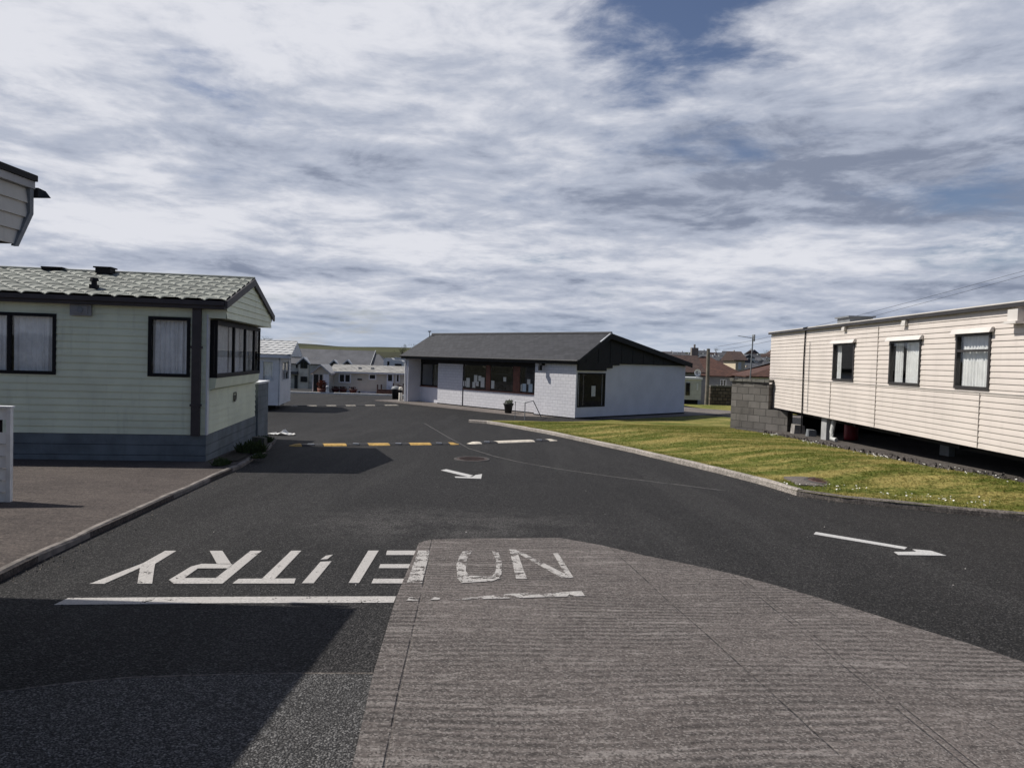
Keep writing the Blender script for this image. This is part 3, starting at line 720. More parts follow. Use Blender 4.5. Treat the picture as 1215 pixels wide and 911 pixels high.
# ------------------------------------------------------------------ green static home on the left
GREEN = M('pale_green_cladding', (.72, .75, .565), .55, .09, 1.2, .05, 40, stain=.30)
BLUEG = M('blue_grey_board', (.145, .168, .182), .75, .22, 2.2, .3, 50, stain=.25)
BROWN = M('brown_trim', (.050, .042, .042), .6, .2, 3)
BLACK = M('black_frame', (.010, .010, .011), .6, .2, 3, spec=.2)
WHITE = M('white_plastic', (.66, .67, .68), .5, .08, 3, stain=.12)
GREY = M('grey_plastic', (.20, .21, .22), .6, .15, 3)
GTILE = M('grey_green_tile', (.215, .225, .195), .7, .22, 3.0, .2, 40, stain=.25)
def green_home():
    c = G(243, 551); rz = math.radians(8.3); Fm = Frame(c, rz); L, W = 9.5, 4.2
    r = thing('static_home', 'pale green clad static home with tiled roof and blue grey skirting', 'static home', tuple(c), rz)
    f = lambda px, py: Fm.fr(px, py); e = lambda px, py: Fm.en(px, py)
    zb = f(243, 516)[1]; ze = f(243, 366)[1]; zr = ze + .60
    # windows
    wa = (f(176, 410)[0], f(226, 410)[0], f(200, 447)[1], f(200, 376)[1])
    wb = (f(-30, 410)[0], f(67, 410)[0], f(30, 443.5)[1], f(30, 371)[1])
    bw0 = .12; bw1 = 3.95; bz0 = e(246, 447)[1]; bz1 = e(246, 380)[1]
    mb = MB(); clad(mb, front, -L, 0, zb, ze, [wa, wb]); clad(mb, endr, 0, W, zb, ze, [(bw0, bw1, bz0, bz1)])
    mb.fbox(back_at(W), -L, 0, -.05, 0, zb, ze); mb.fbox(endl_at(-L), .06, W-.06, -.05, 0, zb, ze)
    mb.build('wall', GREEN, r)
    mb = MB(); mb.box(-L+.06, .06, zb+.01, -.06, W-.06, zb+.08); mb.build('floor', DARKROOM, r)
    mb = MB(); mb.box(-L+.06, .4, zb+.09, -.35, .44, ze); mb.box(-.45, .5, zb+.09, -.41, W-.1, ze-.05); mb.build('partition', DARKROOM, r)
    # skirting: three boards per side
    mb = MB(); n = 3; hb = (zb+.02)/n
    for k in range(n):
        z0, z1 = -.02 + k*(hb), -.02 + (k+1)*hb - .008
        mb.fbox(front, -L, .012, -.03, .010 - .002*(k % 2), z0, z1)
        mb.fbox(endr, .0, W+.1, -.03, .016 - .002*(k % 2), z0 - (.1 if k == 0 else 0), z1)
    mb.build('skirting', BLUEG, r)
    mb = MB(); mb.fbox(front, -L, 0, -.04, -.032, 0, zb); mb.build('skirting_backing', BLACK, r)
    # windows
    window(r, front, *wa, BLACK, .055, curtains=[(wa[0]+.05, wa[1]-.05)], seed=4)
    mx = f(11, 410)[0]
    window(r, front, *wb, BLACK, .055, muls=[mx], curtains=[(wb[0]+.05, mx-.03), (mx+.03, wb[1]-.04)], seed=9)
    # bay window on the end wall: shallow box proud of the wall
    P = .15
    mb = MB(); q = .05
    ms = [bw0, e(270, 410)[0], e(284.5, 410)[0], e(295.5, 410)[0], bw1]
    ms = [bw0, 1.45, 2.45, 3.35, bw1]
    mb.fbox(endr, bw0, bw1, -.03, P, bz1-.06, bz1+.02); mb.fbox(endr, bw0, bw1, -.03, P, bz0-.02, bz0+.05)
    for m in ms:
        mb.fbox(endr, m-.035 if m > bw0 else m, m+.035 if m < bw1 else m, P-.05, P-.003, bz0+.05, bz1-.06)
    mb.fbox(endr, bw0, bw0+.05, -.03, P-.06, bz0+.05, bz1-.06); mb.fbox(endr, bw1-.05, bw1, -.03, P-.06, bz0+.05, bz1-.06)
    bay = mb.build('bay_window', BLACK, r)
    for m0, m1 in zip(ms, ms[1:]):
        g = MB(); g.fbox(endr, m0+.02, m1-.02, P-.03, P-.026, bz0+.03, bz1-.04); g.build('pane', GLASS, bay)
        cmb = MB(); curtain_mesh(cmb, endr, m0+.04, m1-.04, bz0+.03, bz1-.03, .02, .014, .10, int(m0*10)); cmb.build('curtain', NET, bay, True)
    mb = MB()  # panel box under the bay
    z1, z0 = bz0-.022, bz0-.20
    for a0, a1 in zip(ms, ms[1:]):
        mb.hexa([endr(a0+.004, 0, z0-.05), endr(a1-.004, 0, z0-.05), endr(a1-.004, P-.03, z0), endr(a0+.004, P-.03, z0), endr(a0+.004, 0, z1), endr(a1-.004, 0, z1), endr(a1-.004, P-.01, z1), endr(a0+.004, P-.01, z1)])
    mb.build('bay_panel', GREEN, r)
    # corner trims, downpipe
    mb = MB(); mb.fbox(endr, -.02, .09, .0, .028, zb, ze-.1); mb.build('corner_trim', WHITE, r)
    dp0, dp1 = f(229, 440)[0], f(239, 440)[0]
    mb = MB(); mb.fbox(front, dp0, dp1, .018, .10, zb-.01, ze+.02)
    for z in (zb+.5, zb+1.5): mb.fbox(front, dp0-.02, dp1+.02, .018, .105, z, z+.04)
    mb.build('downpipe', BROWN, r)
    # fascia + gutter, barge boards, gable
    OV = .32
    mb = MB(); mb.fbox(front, -L-.1, OV, .0, .16, ze-.01, ze+.115); mb.fbox(front, -L-.1, OV+.01, .161, .20, ze+.05, ze+.125)
    mb.fbox(back_at(W), -L-.1, OV, .0, .16, ze-.01, ze+.115); mb.build('gutter', BROWN, r)
    mb = MB()  # gable box hanging out over the bay
    zl = bz1+.04
    hm = W/2
    def zroof(a): return ze+.10 + (zr-ze-.02)*(1-abs(a-hm)/(hm+.17))
    k = zl; 
    while k < zr+.1:
        k1 = min(k+.12, zr+.12)
        def span(z):
            if z <= ze+.06: return (-.02 if True else 0, W+.02)
            t_ = (z-ze-.06)/(zr-ze+.06); return (-.1+t_*(hm+.1), W+.1-t_*(hm+.1))
        s0, s1 = span(k), span(k1)
        if s1[1]-s1[0] > .02:
            mb.add([endr(s0[0], OV+.016, k), endr(s0[1], OV+.016, k), endr(s1[1], OV, k1), endr(s1[0], OV, k1), endr(s0[0], OV, k), endr(s0[1], OV, k)], [(0, 1, 2, 3), (4, 5, 1, 0)])
        k = k1
    mb.fbox(endr, .0, W, .0, OV-.002, zl, zl+.03); mb.fbox(endr, -.015, .0, .0, OV, zl, ze-.012); mb.fbox(endr, W, W+.015, .0, OV, zl, ze-.012)
    mb.build('gable_panel', GREEN, r)
    mb = MB()
    for sgn in (0, 1):
        def yy(a): return a if sgn == 0 else W-a
        pts = [(-.20, ze+.0), (-.20, ze+.13), (hm, zr+.145), (hm, zr+.005)]
        mb.prism([(yy(a), z) for a, z in pts], OV+.02, OV+.06, lambda u, v, e_: (e_, u, v))
    mb.build('bargeboard', BROWN, r)
    mb = MB(); tile_roof(mb, -L-.1, OV+.03, -.19, ze+.125, hm, zr+.125, px=.36, ps=.40, nx=16, ns=11, amp=.040, diamond=True); tile_roof(mb, -L-.1, OV+.03, W+.19, ze+.125, hm, zr+.125, px=.42, ps=.31, nx=4)
    mb.tube([(-L-.1, hm, zr+.15), (OV+.05, hm, zr+.15)], .035, 8)
    mb.fbox(endr, -.19, hm, OV+.0, OV+.005, ze, ze+.001)
    rf = mb.build('roof', GTILE, r)
    # flue, vents on the roof
    p = f(101, 347)[0]
    mb = MB(); mb.box(p-.06, .30, ze+.22, p+.06, .42, ze+.36); mb.tube([(p, .36, ze+.30), (p, .36, ze+.44)], .045, 10); mb.tube([(p, .36, ze+.42), (p, .36, ze+.48)], [.075, .06], 10); mb.build('flue', BLACK, rf)
    p = f(80, 330)[0]-.12
    mb = MB(); mb.box(p-.15, hm-.3, zr+.10, p+.12, hm-.05, zr+.20); mb.box(p-.18, hm-.33, zr+.2, p+.15, hm-.02, zr+.225); mb.build('roof_vent', BLACK, rf)
    p = f(2, 325)[0]
    mb = MB(); mb.box(p-.3, hm-.1, zr+.10, p+.0, hm+.2, zr+.17); mb.box(p-.3, hm-.13, zr+.17, p+.08, hm+.23, zr+.20); mb.build('roof_vent', BLACK, rf)
    # wall vent box
    a0, z1 = f(85, 361); a1, z0 = f(110, 375)
    mb = MB(); mb.fbox(front, a0, a1, .016, .07, z0, z1); mb.fbox(front, a0+.05, a1-.05, .07, .085, z0+.03, z1-.03); mb.build('vent_box', M('vent_grey', (.30, .30, .30), .6), r)
    mb = MB(); cx, cz = (a0+a1)/2, (z0+z1)/2
    mb.prism([(cx+.05*math.cos(k*.63), cz+.05*math.sin(k*.63)) for k in range(10)], .085, .10, lambda u, v, o: front(u, o, v)); mb.build('vent_grille', GREY, r)
    # horseshoe emblem on the end wall
    ya, za = e(277, 470)
    mb = MB(); pts = [endr(ya+.11*math.sin(t_), .03, za-.10*math.cos(t_)) for t_ in [(-2.5+5.0*k/14) for k in range(15)]]
    mb.tube(pts, .012, 6); mb.tube([endr(ya+.05*math.sin(t_*.45), .03, za-.03+.05*math.cos(t_*.45)) for t_ in range(15)], .009, 6, cap=False); mb.build('horseshoe', M('dark_brass', (.14, .13, .11), .5, .2, 5, metal=.6), r)
    # small enclosure at the far corner
    return Fm, zb
GH, GHZB = green_home()
def enclosure():
    y0, z1 = GH.en(303, 454, .06); y1 = GH.en(316, 470, .06)[0]; y0 = 4.32; y1 = y0+1.25
    z1 = 1.27; p = GH.m @ Vector((-.0, y0, 0))
    r = thing('boarded_enclosure', 'blue grey boarded enclosure with a white top at the far corner of the green home', 'enclosure', tuple(p), GH.r)
    mb = MB()
    for k in range(9):
        z0 = -.15+k*.155; mb.box(-.03, 0, z0, .055-.003*(k % 2), y1-y0, z0+.15); mb.box(-.9, -.0, z0, -.031, .03, z0+.15)
    mb.build('panel', BLUEG, r); mb = MB(); mb.box(-.9, -.02, 1.245, .08, y1-y0+.03, 1.29); mb.build('top', WHITE, r)
enclosure()

# ------------------------------------------------------------------ near home at the left edge (mostly outside the frame)
CREAM = M('weathered_cream_cladding', (.56, .53, .47), .6, .10, 1.5, .05, 40, stain=.25)
def near_home():
    r = thing('static_home', 'cream clad static home cut off by the left edge with dark roof overhang', 'static home', (-3.64, 5.50, 0))
    X1, Y0, zt, zbot = -.36, -10.0, 2.76, 2.33
    side = lambda a, o, z: (X1+o, a, z)
    mb = MB(); clad(mb, side, Y0, -.45, .5, zt); mb.box(X1-5.5, -.51, .5, X1, -.45, zt); mb.box(X1-5.5, Y0, .5, X1-.02, Y0+.06, zt); mb.box(X1-5.5, Y0+.06, .5, X1-5.44, -.52, zt)
    mb.build('wall', CREAM, r)
    mb = MB(); mb.box(X1-5.4, Y0+.1, -.4, X1-.05, -.55, .48); mb.build('skirting', BLUEG, r)
    mb = MB(); fc = lambda a, o, z: (o, a, z)
    # overhang panel with a cut lower far corner
    n = 4; hb = (zt-zbot)/n
    for k in range(n):
        z0, z1 = zbot+k*hb, zbot+(k+1)*hb
        lim = lambda z: -.17 + .16*min(1, (z-zbot)/(hb*2.3))
        mb.add([fc(Y0, .016, z0), fc(lim(z0), .016, z0), fc(lim(z1), 0, z1), fc(Y0, 0, z1), fc(Y0, 0, z0), fc(lim(z0), 0, z0)], [(0, 1, 2, 3), (4, 5, 1, 0)])
    mb.add([(0, Y0, zbot), (0, -.17, zbot), (X1, -.17, zbot), (X1, Y0, zbot)], [(0, 1, 2, 3)])
    mb.build('overhang_panel', CREAM, r)
    mb = MB(); mb.prism([(-.19, zbot-.015), (-.15, zbot-.015), (.012, zbot+hb*2.3), (.012, zt), (-.03, zt), (-.03, zbot+hb*2.35)], .0, .03, lambda u, v, e: (e, u, v)); mb.build('corner_trim', GREY, r)
    mb = MB(); mb.prism([(-.51, zbot), (-.17, zbot), (-.01, zbot+hb*2.3), (-.01, zt), (-.51, zt)], -5.8, -.003, lambda u, v, e: (e, u, v)); mb.build('gable_end', CREAM, r)
    mb = MB(); mb.box(-.02, Y0, zt+.005, .035, .02, zt+.06); mb.build('fascia', M('pale_fascia', (.42, .41, .40), .6), r)
    mb = MB(); mb.box(-.1, Y0-.1, zt+.062, .05, .03, zt+.105)
    hm = -2.9
    mb.add([(.05, Y0-.1, zt+.107), (.05, .03, zt+.107), (hm, .03, zt+.62), (hm, Y0-.1, zt+.62), (hm*2-.05, .03, zt+.107), (hm*2-.05, Y0-.1, zt+.107)], [(0, 1, 2, 3), (3, 2, 4, 5), (1, 4, 2)])
    mb.build('roof', BLACK, r)
    mb = MB(); mb.hexa([(-.3, .033, zt-.055), (.05, .033, zt-.055), (.13, .06, zt-.05), (-.3, .10, zt-.05), (-.3, .033, zt+.02), (.05, .033, zt+.02), (.09, .06, zt+.0), (-.3, .10, zt+.01)]); mb.build('gutter', M('dark_gutter', (.03, .03, .032), .5), r)
near_home()

# ------------------------------------------------------------------ white boarded panel at the left edge
def board_panel():
    c = G(12, 601); rz = math.radians(14)
    r = thing('fence_panel', 'white boarded panel with a grey end post at the left edge of the photo', 'fence panel', tuple(c), rz)
    W2 = M('white_board', (.80, .80, .78), .65, .12, 3, .1, 40, stain=.3); mb = MB(); n = 8
    for k in range(n):
        if k == 6: continue
        z0 = .03+k*.138
        mb.hexa([(-2.6, .0, z0), (-.045, .0, z0), (-.045, .03, z0), (-2.6, .03, z0), (-2.6, .018, z0+.13), (-.045, .018, z0+.13), (-.045, .03, z0+.13), (-2.6, .03, z0+.13)])
    mb.build('boards', W2, r)
    mb = MB(); mb.box(-2.6, .032, .03, -.1, .05, 1.1); mb.build('slot_backing', BLACK, r)
    mb = MB(); mb.box(-.043, -.01, -.1, .0, .07, 1.13); mb.build('post', M('post_white', (.74, .74, .72), .65, .15, 4, stain=.3), r)
    mb = MB(); mb.hexa([(-2.6, -.02, 1.14), (.01, -.02, 1.132), (.01, .09, 1.132), (-2.6, .09, 1.14), (-2.6, -.02, 1.18), (.01, -.02, 1.15), (.01, .09, 1.15), (-2.6, .09, 1.18)]); mb.build('top_rail', WHITE, r)
board_panel()

# ------------------------------------------------------------------ cream caravan on the right
CRAV = M('cream_white_cladding', (.60, .54, .49), .5, .07, 1.0, .04, 40, stain=.22)
CRAVW = M('hood_white', (.62, .585, .545), .5, .06)
DKFR = M('bronze_frame', (.035, .032, .032), .45, .2)
def cream_home():
    d = 23.0; c = at(912, 482, d); rz = math.radians(-2.1); Fm = Frame(c, rz); L, W = 15.5, 3.4
    r = thing('static_home', 'long cream white static caravan with small curtained windows raised above the lawn', 'static home', tuple(c), rz)
    face = lambda a, o, z: (-o, a, z)
    e = lambda px, py: Fm.en(px, py)
    H = e(918, 395)[1]
    wins = []
    for (x0, x1, y0, y1) in ((989, 1014, 407, 452), (1056, 1093, 403.5, 457), (1134.5, 1176, 395, 462)):
        a0, a1 = e(x0, (y0+y1)/2)[0], e(x1, (y0+y1)/2)[0]; z1 = e((x0+x1)/2, y0)[1]; z0 = e((x0+x1)/2, y1)[1]; wins.append((min(a0, a1), max(a0, a1), z0, z1))
    mb = MB(); clad(mb, face, -L, 0, 0, H, wins, board=.097, depth=.013)
    mb.box(.06, -.05, 0, W, 0, H); mb.box(.06, -L, 0, W, -L+.05, H); mb.box(W-.05, -L+.05, 0, W, -.05, H); mb.build('wall', CRAV, r)
    mb = MB(); mb.box(.03, -L+.06, .0, W-.06, -.06, .06); mb.build('floor', DARKROOM, r)
    mb = MB(); mb.box(.7, -L+.1, .07, .74, -.1, H-.05); mb.build('partition', DARKROOM, r)
    # roof: slightly cambered sheet with metal edge
    mb = MB(); mb.prism([(-.06, H+.002), (-.06, H+.034), (W*.5, H+.16), (W+.06, H+.07), (W+.06, H+.002)], -L-.05, .05, lambda u, v, e_: (u, e_, v)); rf = mb.build('roof', M('roof_white', (.50, .475, .44), .5, .15, 2), r)
    mb = MB(); mb.box(-.085, -L-.06, H-.05, -.062, .06, H+.012); mb.build('edge_rail', DKFR, r)
    mb = MB(); mb.box(-.085, -L-.06, H+.014, -.064, .06, H+.034); mb.build('edge_trim', CRAVW, r)
    ya = e(985, 386)[0]
    mb = MB(); mb.box(.25, ya-.55, H+.09, .8, ya+.2, H+.20); mb.box(.2, ya-.6, H+.20, .85, ya+.25, H+.235); mb.build('roof_vent', GREY, rf)
    # windows
    w = wins[0]; window(r, face, *w, DKFR, .05, curtains=[(w[1]-.26, w[1]-.05)], cm=NETW, seed=21)
    w = wins[1]; window(r, face, *w, DKFR, .05, curtains=[(w[1]-.36, w[1]-.05), (w[0]+.05, w[1]-.52)], cm=NETW, seed=31)
    w = wins[2]; tz = e(1156, 416)[1]
    window(r, face, *w, DKFR, .05, trans=[(tz, w[0]+.05, w[1]-.05)], curtains=[(w[0]+.05, w[1]-.05)], cm=NETW, seed=41)
    for w in wins:
        mb = MB(); mb.hexa([face(w[0]-.07, .02, w[3]+.0), face(w[1]+.07, .02, w[3]+.0), face(w[1]+.07, .10, w[3]-.01), face(w[0]-.07, .10, w[3]-.01),
                            face(w[0]-.07, .02, w[3]+.08), face(w[1]+.07, .02, w[3]+.08), face(w[1]+.07, .06, w[3]+.07), face(w[0]-.07, .06, w[3]+.07)]); mb.build('rain_hood', CRAVW, r)
    # seams and rising cable
    for px in (987, 1041, 1165):
        mb = MB(); a = e(px, 440)[0]; mb.fbox(face, a-.006, a+.006, .0, .0215, .0, H-.12 if px == 1041 else .9)
        mb.build('panel_seam', M('seam', (.33, .30, .27), .7), r)
    a = e(955, 440)[0]
    mb = MB(); mb.tube([face(a, .035, -.55), face(a-.01, .035, .1), face(a+.02, .035, H*.6), face(a-.02, .035, H-.02), face(a-.02, .09, H+.02), face(a-.3, .08, H+.03)], .018, 6); mb.build('cable', BLACK, r)
    a2 = e(961, 440)[0]
    mb = MB(); mb.tube([face(a2, .03, .05), face(a2, .03, H-.35)], .008, 5); mb.build('cable', GREY, r)
    zz = e(1060, 464)[1]
    mb = MB(); mb.fbox(face, -L, 0, .0, .0215, .905, .92); mb.build('rubbing_strip', M('strip_grey', (.42, .39, .36), .6), r)
    for px, py in ((1004, 389), (1076, 383)):
        a, z = e(px, py); mb = MB(); mb.fbox(face, a-.07, a+.07, .02, .07, z-.06, z+.05); mb.fbox(face, a-.08, a+.08, .07, .08, z-.06, z+.0); mb.build('vent', CRAVW, r)
    a, z = e(1211, 375); mb = MB(); mb.fbox(face, a-.12, a+.12, .02, .12, z-.08, z+.1); mb.fbox(face, a-.14, a+.14, .02, .16, z-.12, z-.081); mb.build('vent', CRAVW, r)
    # chassis below
    mb = MB()
    for x in (.6, W-.6): mb.box(x-.05, -L+.2, -.17, x+.05, -.2, -.002)
    for k in range(7): mb.box(.1, -L+1+k*2.1, -.10, W-.1, -L+1.06+k*2.1, -.004)
    mb.build('chassis', BLACK, r)
    mb = MB(); mb.box(W-.12, -L+.1, -1.3, W-.08, -.1, -.18); mb.box(.9, -.5, -1.3, W-.13, -.46, -.18); mb.build('added_shade_board', BLACK, r)  # black boards added at the far side and end to keep the underside dark
    gz = -.62
    for y, lit in ((e(973, 500)[0], True), (-8.0, False), (-12, False)):  # posts farther in get a darker grey, their shade put into the colour
        x_ = .10 if lit else 1.1; mb = MB(); mb.box(x_, y-.17, gz-.3, x_+.12, y+.17, -.005); mb.build('support_post', M('lit_post_grey', (.36, .36, .36), .7, .15, 3, stain=.2) if lit else GREY, r)
    return Fm, H
CH, CHH = cream_home()
def under_caravan():
    # slab and low bank the caravan stands on
    z0 = lambda x, y: zg(x, y) + .36
    pts = [(7.65, 22.2), (7.50, 18), (7.50, 12.6), (8.6, 9.6), (24, 9.6), (24, 25), (8.4, 24.2)]
    tag(sheet(pts, z0, .7, 'caravan_hardstand', BANK, thick=.5), kind='structure')
    R = random.Random(8); q = CH.m
    def at_l(px, py, x): y = CH.en(px, py, x)[0]; return q @ Vector((x, y, 0))
    STONE = M('grey_block', (.28, .26, .24), .9, .3, 5, .6, 30)
    for px, s, lab in ((947, 1.0, 'pale concrete block on the hardstand under the cream caravan'), (963, .7, 'smaller dark block beside the hose under the caravan')):
        p = at_l(px, 505, .25); z = z0(p.x, p.y)
        mb = MB(); s_ = .16*s; mb.hexa([(-s_, -s_*.8, 0), (s_, -s_*.8, 0), (s_, s_, 0), (-s_, s_, 0), (-s_*.85, -s_*.7, s_*1.6), (s_*.9, -s_*.75, s_*1.5), (s_*.85, s_*.9, s_*1.55), (-s_*.9, s_*.85, s_*1.7)])
        tag(mb.build('concrete_block', STONE if s == 1 else GREY, loc=(p.x, p.y, z)), lab, 'block')
    p = at_l(987, 515, .1); z = z0(p.x, p.y)
    mb = MB(); mb.tube([(.05, -.15, .05), (0, 0, .06), (.04, .1, .22), (.1, .12, .55)], .055, 10); tag(mb.build('waste_pipe', M('pale_pipe', (.5, .5, .48), .6), loc=(p.x, p.y, z)), 'pale bent waste pipe beside the grey post under the caravan', 'pipe')
    p = at_l(1010, 508, .9); z = z0(p.x, p.y)
    mb = MB(); mb.lathe([(0, .0), (.16, .0), (.17, .05), (.17, .42), (.12, .5), (.05, .52), (.05, .58), (0, .58)], n=16); tag(mb.build('gas_bottle', M('red_paint', (.25, .02, .03), .45), loc=(p.x, p.y, z), smooth_=True), 'dull red gas bottle in the dark under the cream caravan', 'gas bottle')
    # loose stones and tufts along the bank
    mb = MB()
    for k in range(160):
        y = R.uniform(9.8, 21.5); x = 7.46 + .95*max(0, (12.5-y)/2.9) + R.gauss(0, .05); r = R.uniform(.025, .07); z = lawn_z(x-.1, y)
        vs_ = [(x+r*math.cos(a)*R.uniform(.7, 1.2), y+r*math.sin(a)*R.uniform(.7, 1.3), z-.02) for a in [i*1.05 for i in range(6)]] + [(x+r*.5*math.cos(a), y+r*.5*math.sin(a), z+r*R.uniform(.6, 1.1)) for a in [i*1.05 for i in range(6)]]
        mb.add(vs_, [(i, (i+1) % 6, 6+(i+1) % 6, 6+i) for i in range(6)] + [(6, 7, 8, 9, 10, 11)])
    tag(mb.build('stones', BANK), kind='stuff')
under_caravan()

# ------------------------------------------------------------------ concrete block wall
BLOCK = brick_mat('concrete_block_wall', (.125, .115, .105), (.20, .185, .17), (.085, .08, .074), .44, .215, .012, .95, .9, .5, stain=.6)
def block_wall():
    A = at(866, 515, 23.6); A.z = lawn_z(A.x, A.y)-.15; B = at(908, 519, 22.5)
    d = Vector((B.x-A.x, B.y-A.y)); rz = math.atan2(d.y, d.x); L = d.length
    Fm = Frame(A, rz)
    zt = Fm.fr(866, 449)[1]; zt2 = Fm.fr(908, 453)[1]
    r = thing('block_wall', 'grey concrete block wall with rough mortar beside the end of the cream caravan', 'wall', tuple(A), rz)
    mb = MB(); mb.hexa([(0, 0, 0), (L+.06, 0, 0), (L+.06, .22, 0), (0, .22, 0), (0, 0, zt-.07), (L+.06, 0, zt2-.07), (L+.06, .22, zt2-.07), (0, .22, zt-.07)])
    mb.box(0, .221, 0, .22, 3.0, zt-.08)
    mb.build('blockwork', BLOCK, r)
    mb = MB(); n = 9; R = random.Random(2)
    for k in range(n):
        a0, a1 = -.05+(L+.15)*k/n, -.05+(L+.15)*(k+1)/n-.006; h = R.uniform(.05, .09)
        mb.box(a0, -.04-R.uniform(0, .02), zt-.072, a1, .26, zt-.07+h)
    mb.build('coping', M('rough_coping', (.13, .125, .11), .95, .35, 6, .9, 25, stain=.4), r)
    # lower pier running below the caravan
    mb = MB(); x0, x1 = L+.062, L+.062+.74; zp = Fm.fr(915, 486)[1]
    mb.hexa([(x0, -.05, 0), (x1, -.08, 0), (x1, .16, 0), (x0, .19, 0), (x0, -.05, zp), (x1, -.08, zp-.02), (x1, .16, zp-.02), (x0, .19, zp)])
    mb.build('pier', BLOCK, r)
block_wall()

# ------------------------------------------------------------------ the shop
WBLOCK = brick_mat('white_painted_block', (.64, .635, .66), (.595, .59, .62), (.47, .465, .49), .30, .15, .010, .7, .45, .12, stain=.10)
WREND = M('grey_white_render', (.64, .64, .68), .75, .06, 1.2, .15, 60, stain=.06)
SLATE = brick_mat('slate_roof', (.024, .025, .030), (.042, .043, .050), (.014, .014, .017), .32, .16, .010, .7, .5, .35, axis='xy')
TIMB = M('dark_stained_timber', (.009, .009, .010), .7, .3, 4, .3, 40)
REDB = M('red_brown_timber', (.13, .045, .028), .6, .25, 4)
def shop():
    L, W = 12.7, 8.6
    fx = lambda px, y=0: SF.fr(px, 470, y)[0]
    He = SF.fr(683, 430)[1]
    yr = 2.0; Hr = He+1.30
    r = thing('shop', 'low white painted block shop with slate roof and black boarded gable', 'shop', tuple(SHOP_O), SF.r)
    xa = fx(634); xl = -L
    R1 = .57
    xs = fx(549, R1); xp0 = fx(519, R1)
    # front: solid block pier at the near corner
    yw0, zw1 = SF.en(685, 438); yw1, zw0 = SF.en(718, 482)
    yw0, yw1 = SF.en(685, 460)[0], SF.en(718, 460)[0]
    mb = MB()
    mb.box(xa, 0, 0, 0-.002, .2, He)
    mb.box(xa, .2, 0, xa+.2, R1+.3, He); mb.build('corner_wall', WBLOCK, r)
    # gable wall with its window
    mb = MB(); gw = (yw0, yw1, zw0, He-.45)
    flatwall(mb, lambda a, o, z: (o, a, z), .001, W, 0, He, [gw], .2)
    mb.build('gable_wall', WREND, r)
    window(r, endr, *gw, BLACK, .06, trans=[], proud=.015, deep=.1)
    # recessed front: sill wall, panel
    fr = lambda a, o, z: (a, R1-o, z)
    zs = SF.fr(590, 465, R1)[1]
    mb = MB(); mb.fbox(fr, xs+.05, xa-.002, -.2, 0, 0, zs); mb.build('sill_wall', WREND if False else WBLOCK, r)
    mb = MB(); mb.fbox(fr, xp0, xs-.06, -.2, 0, 0, He); mb.build('panel_wall', WBLOCK, r)
    mb = MB(); mb.fbox(fr, xs-.055, xs+.045, -.12, -.04, 0, He); mb.build('dark_joint', BLACK, r)
    # window band with posts and sill
    ztop = He-.28
    wnd = MB(); wnd.fbox(fr, xs+.05, xa-.004, -.1, .03, zs+.001, zs+.06); wnd.build('window_sill', REDB, r)
    wx = [xs+.05, fx(576, R1), fx(581, R1), fx(608, R1), fx(616, R1), xa-.004]
    for a, b in ((wx[1], wx[2]), (wx[3], wx[4])):
        p_ = MB(); p_.fbox(fr, a, b, -.14, .0, zs+.062, ztop-.002); p_.build('window_post', REDB, r)
    for a, b in ((wx[0], wx[1]), (wx[2], wx[3]), (wx[4], wx[5])):
        window(r, fr, a+.004, b-.004, zs+.065, ztop-.004, BLACK, .05, trans=[(ztop-.42, a+.05, b-.05)], proud=-.02, deep=.1)
    mb = MB(); mb.fbox(fr, xp0, xa-.004, -.2, .012, ztop, He-.002); mb.build('lintel', TIMB, r)
    # alcove on the left
    R2 = .88; fr2 = lambda a, o, z: (a, R2-o, z)
    xw0 = -L+.25; zs2 = SF.fr(510, 458, R2)[1]
    mb = MB(); mb.fbox(fr2, xw0, xp0-.002, -.2, 0, 0, zs2); mb.fbox(fr2, xp0-.12, xp0-.002, -.2, 0, zs2, He); mb.box(xp0, R1+.202, 0, xp0+.2, R2+.1, He); mb.build('alcove_wall', WREND, r)
    window(r, fr2, xw0, xp0-.13, zs2+.002, He-.3, BLACK, .06, muls=[xw0+1.1], proud=.0, deep=.1)
    mb = MB(); mb.fbox(fr2, xw0-.0, xp0-.13, -.05, .05, zs2-.05, zs2+.0); mb.build('window_sill', REDB, r)
    mb = MB(); mb.fbox(fr2, xw0, xp0-.13, -.2, .005, He-.3, He-.002); mb.build('lintel', TIMB, r)
    mb = MB(); mb.box(-L, 0, 0, -L+.25, W, He); mb.box(-L+.25, W-.2, 0, -.2, W, He); mb.build('end_wall', WREND, r)
    # interior
    mb = MB(); mb.box(-L+.3, 2.6, .02, -.25, 2.65, He); mb.box(-L+.26, R2+.25, .0, -.22, W-.22, .02); mb.build('interior', M('dim_interior', (.05, .04, .034), .8, .5, 2), r)
    mb = MB(); R = random.Random(4)
    for k in range(9): x = xa-5+k*.55; mb.box(x, 1.9, .8, x+.4, 2.3, 1.0+R.random()*.5)
    mb.build('shelving', M('shelf', (.09, .06, .045), .7, .5, 3), r)
    mb = MB(); mb.box(-L, .02, He-.004+.004, -.2, W-.02, He+.05); mb.build('soffit', TIMB, r)
    # roof
    mb = MB(); x0, x1 = -L-.22, .30; ye0, ye1 = -.16, W+.2; th = .07
    zf0 = He+.06; zb0 = He+.06
    def slab(p, q):
        d = Vector((q[0]-p[0], q[1]-p[1])).normalized(); n = Vector((-d.y, d.x))*th
        if n.y < 0: n = -n
        mb.prism([p, q, (q[0]+n.x, q[1]+n.y), (p[0]+n.x, p[1]+n.y)], x0, x1, lambda u, v, e: (e, u, v))
    slab((ye0, zf0), (yr, Hr)); slab((ye1, zb0), (yr, Hr))
    rf = mb.build('roof', SLATE, r)
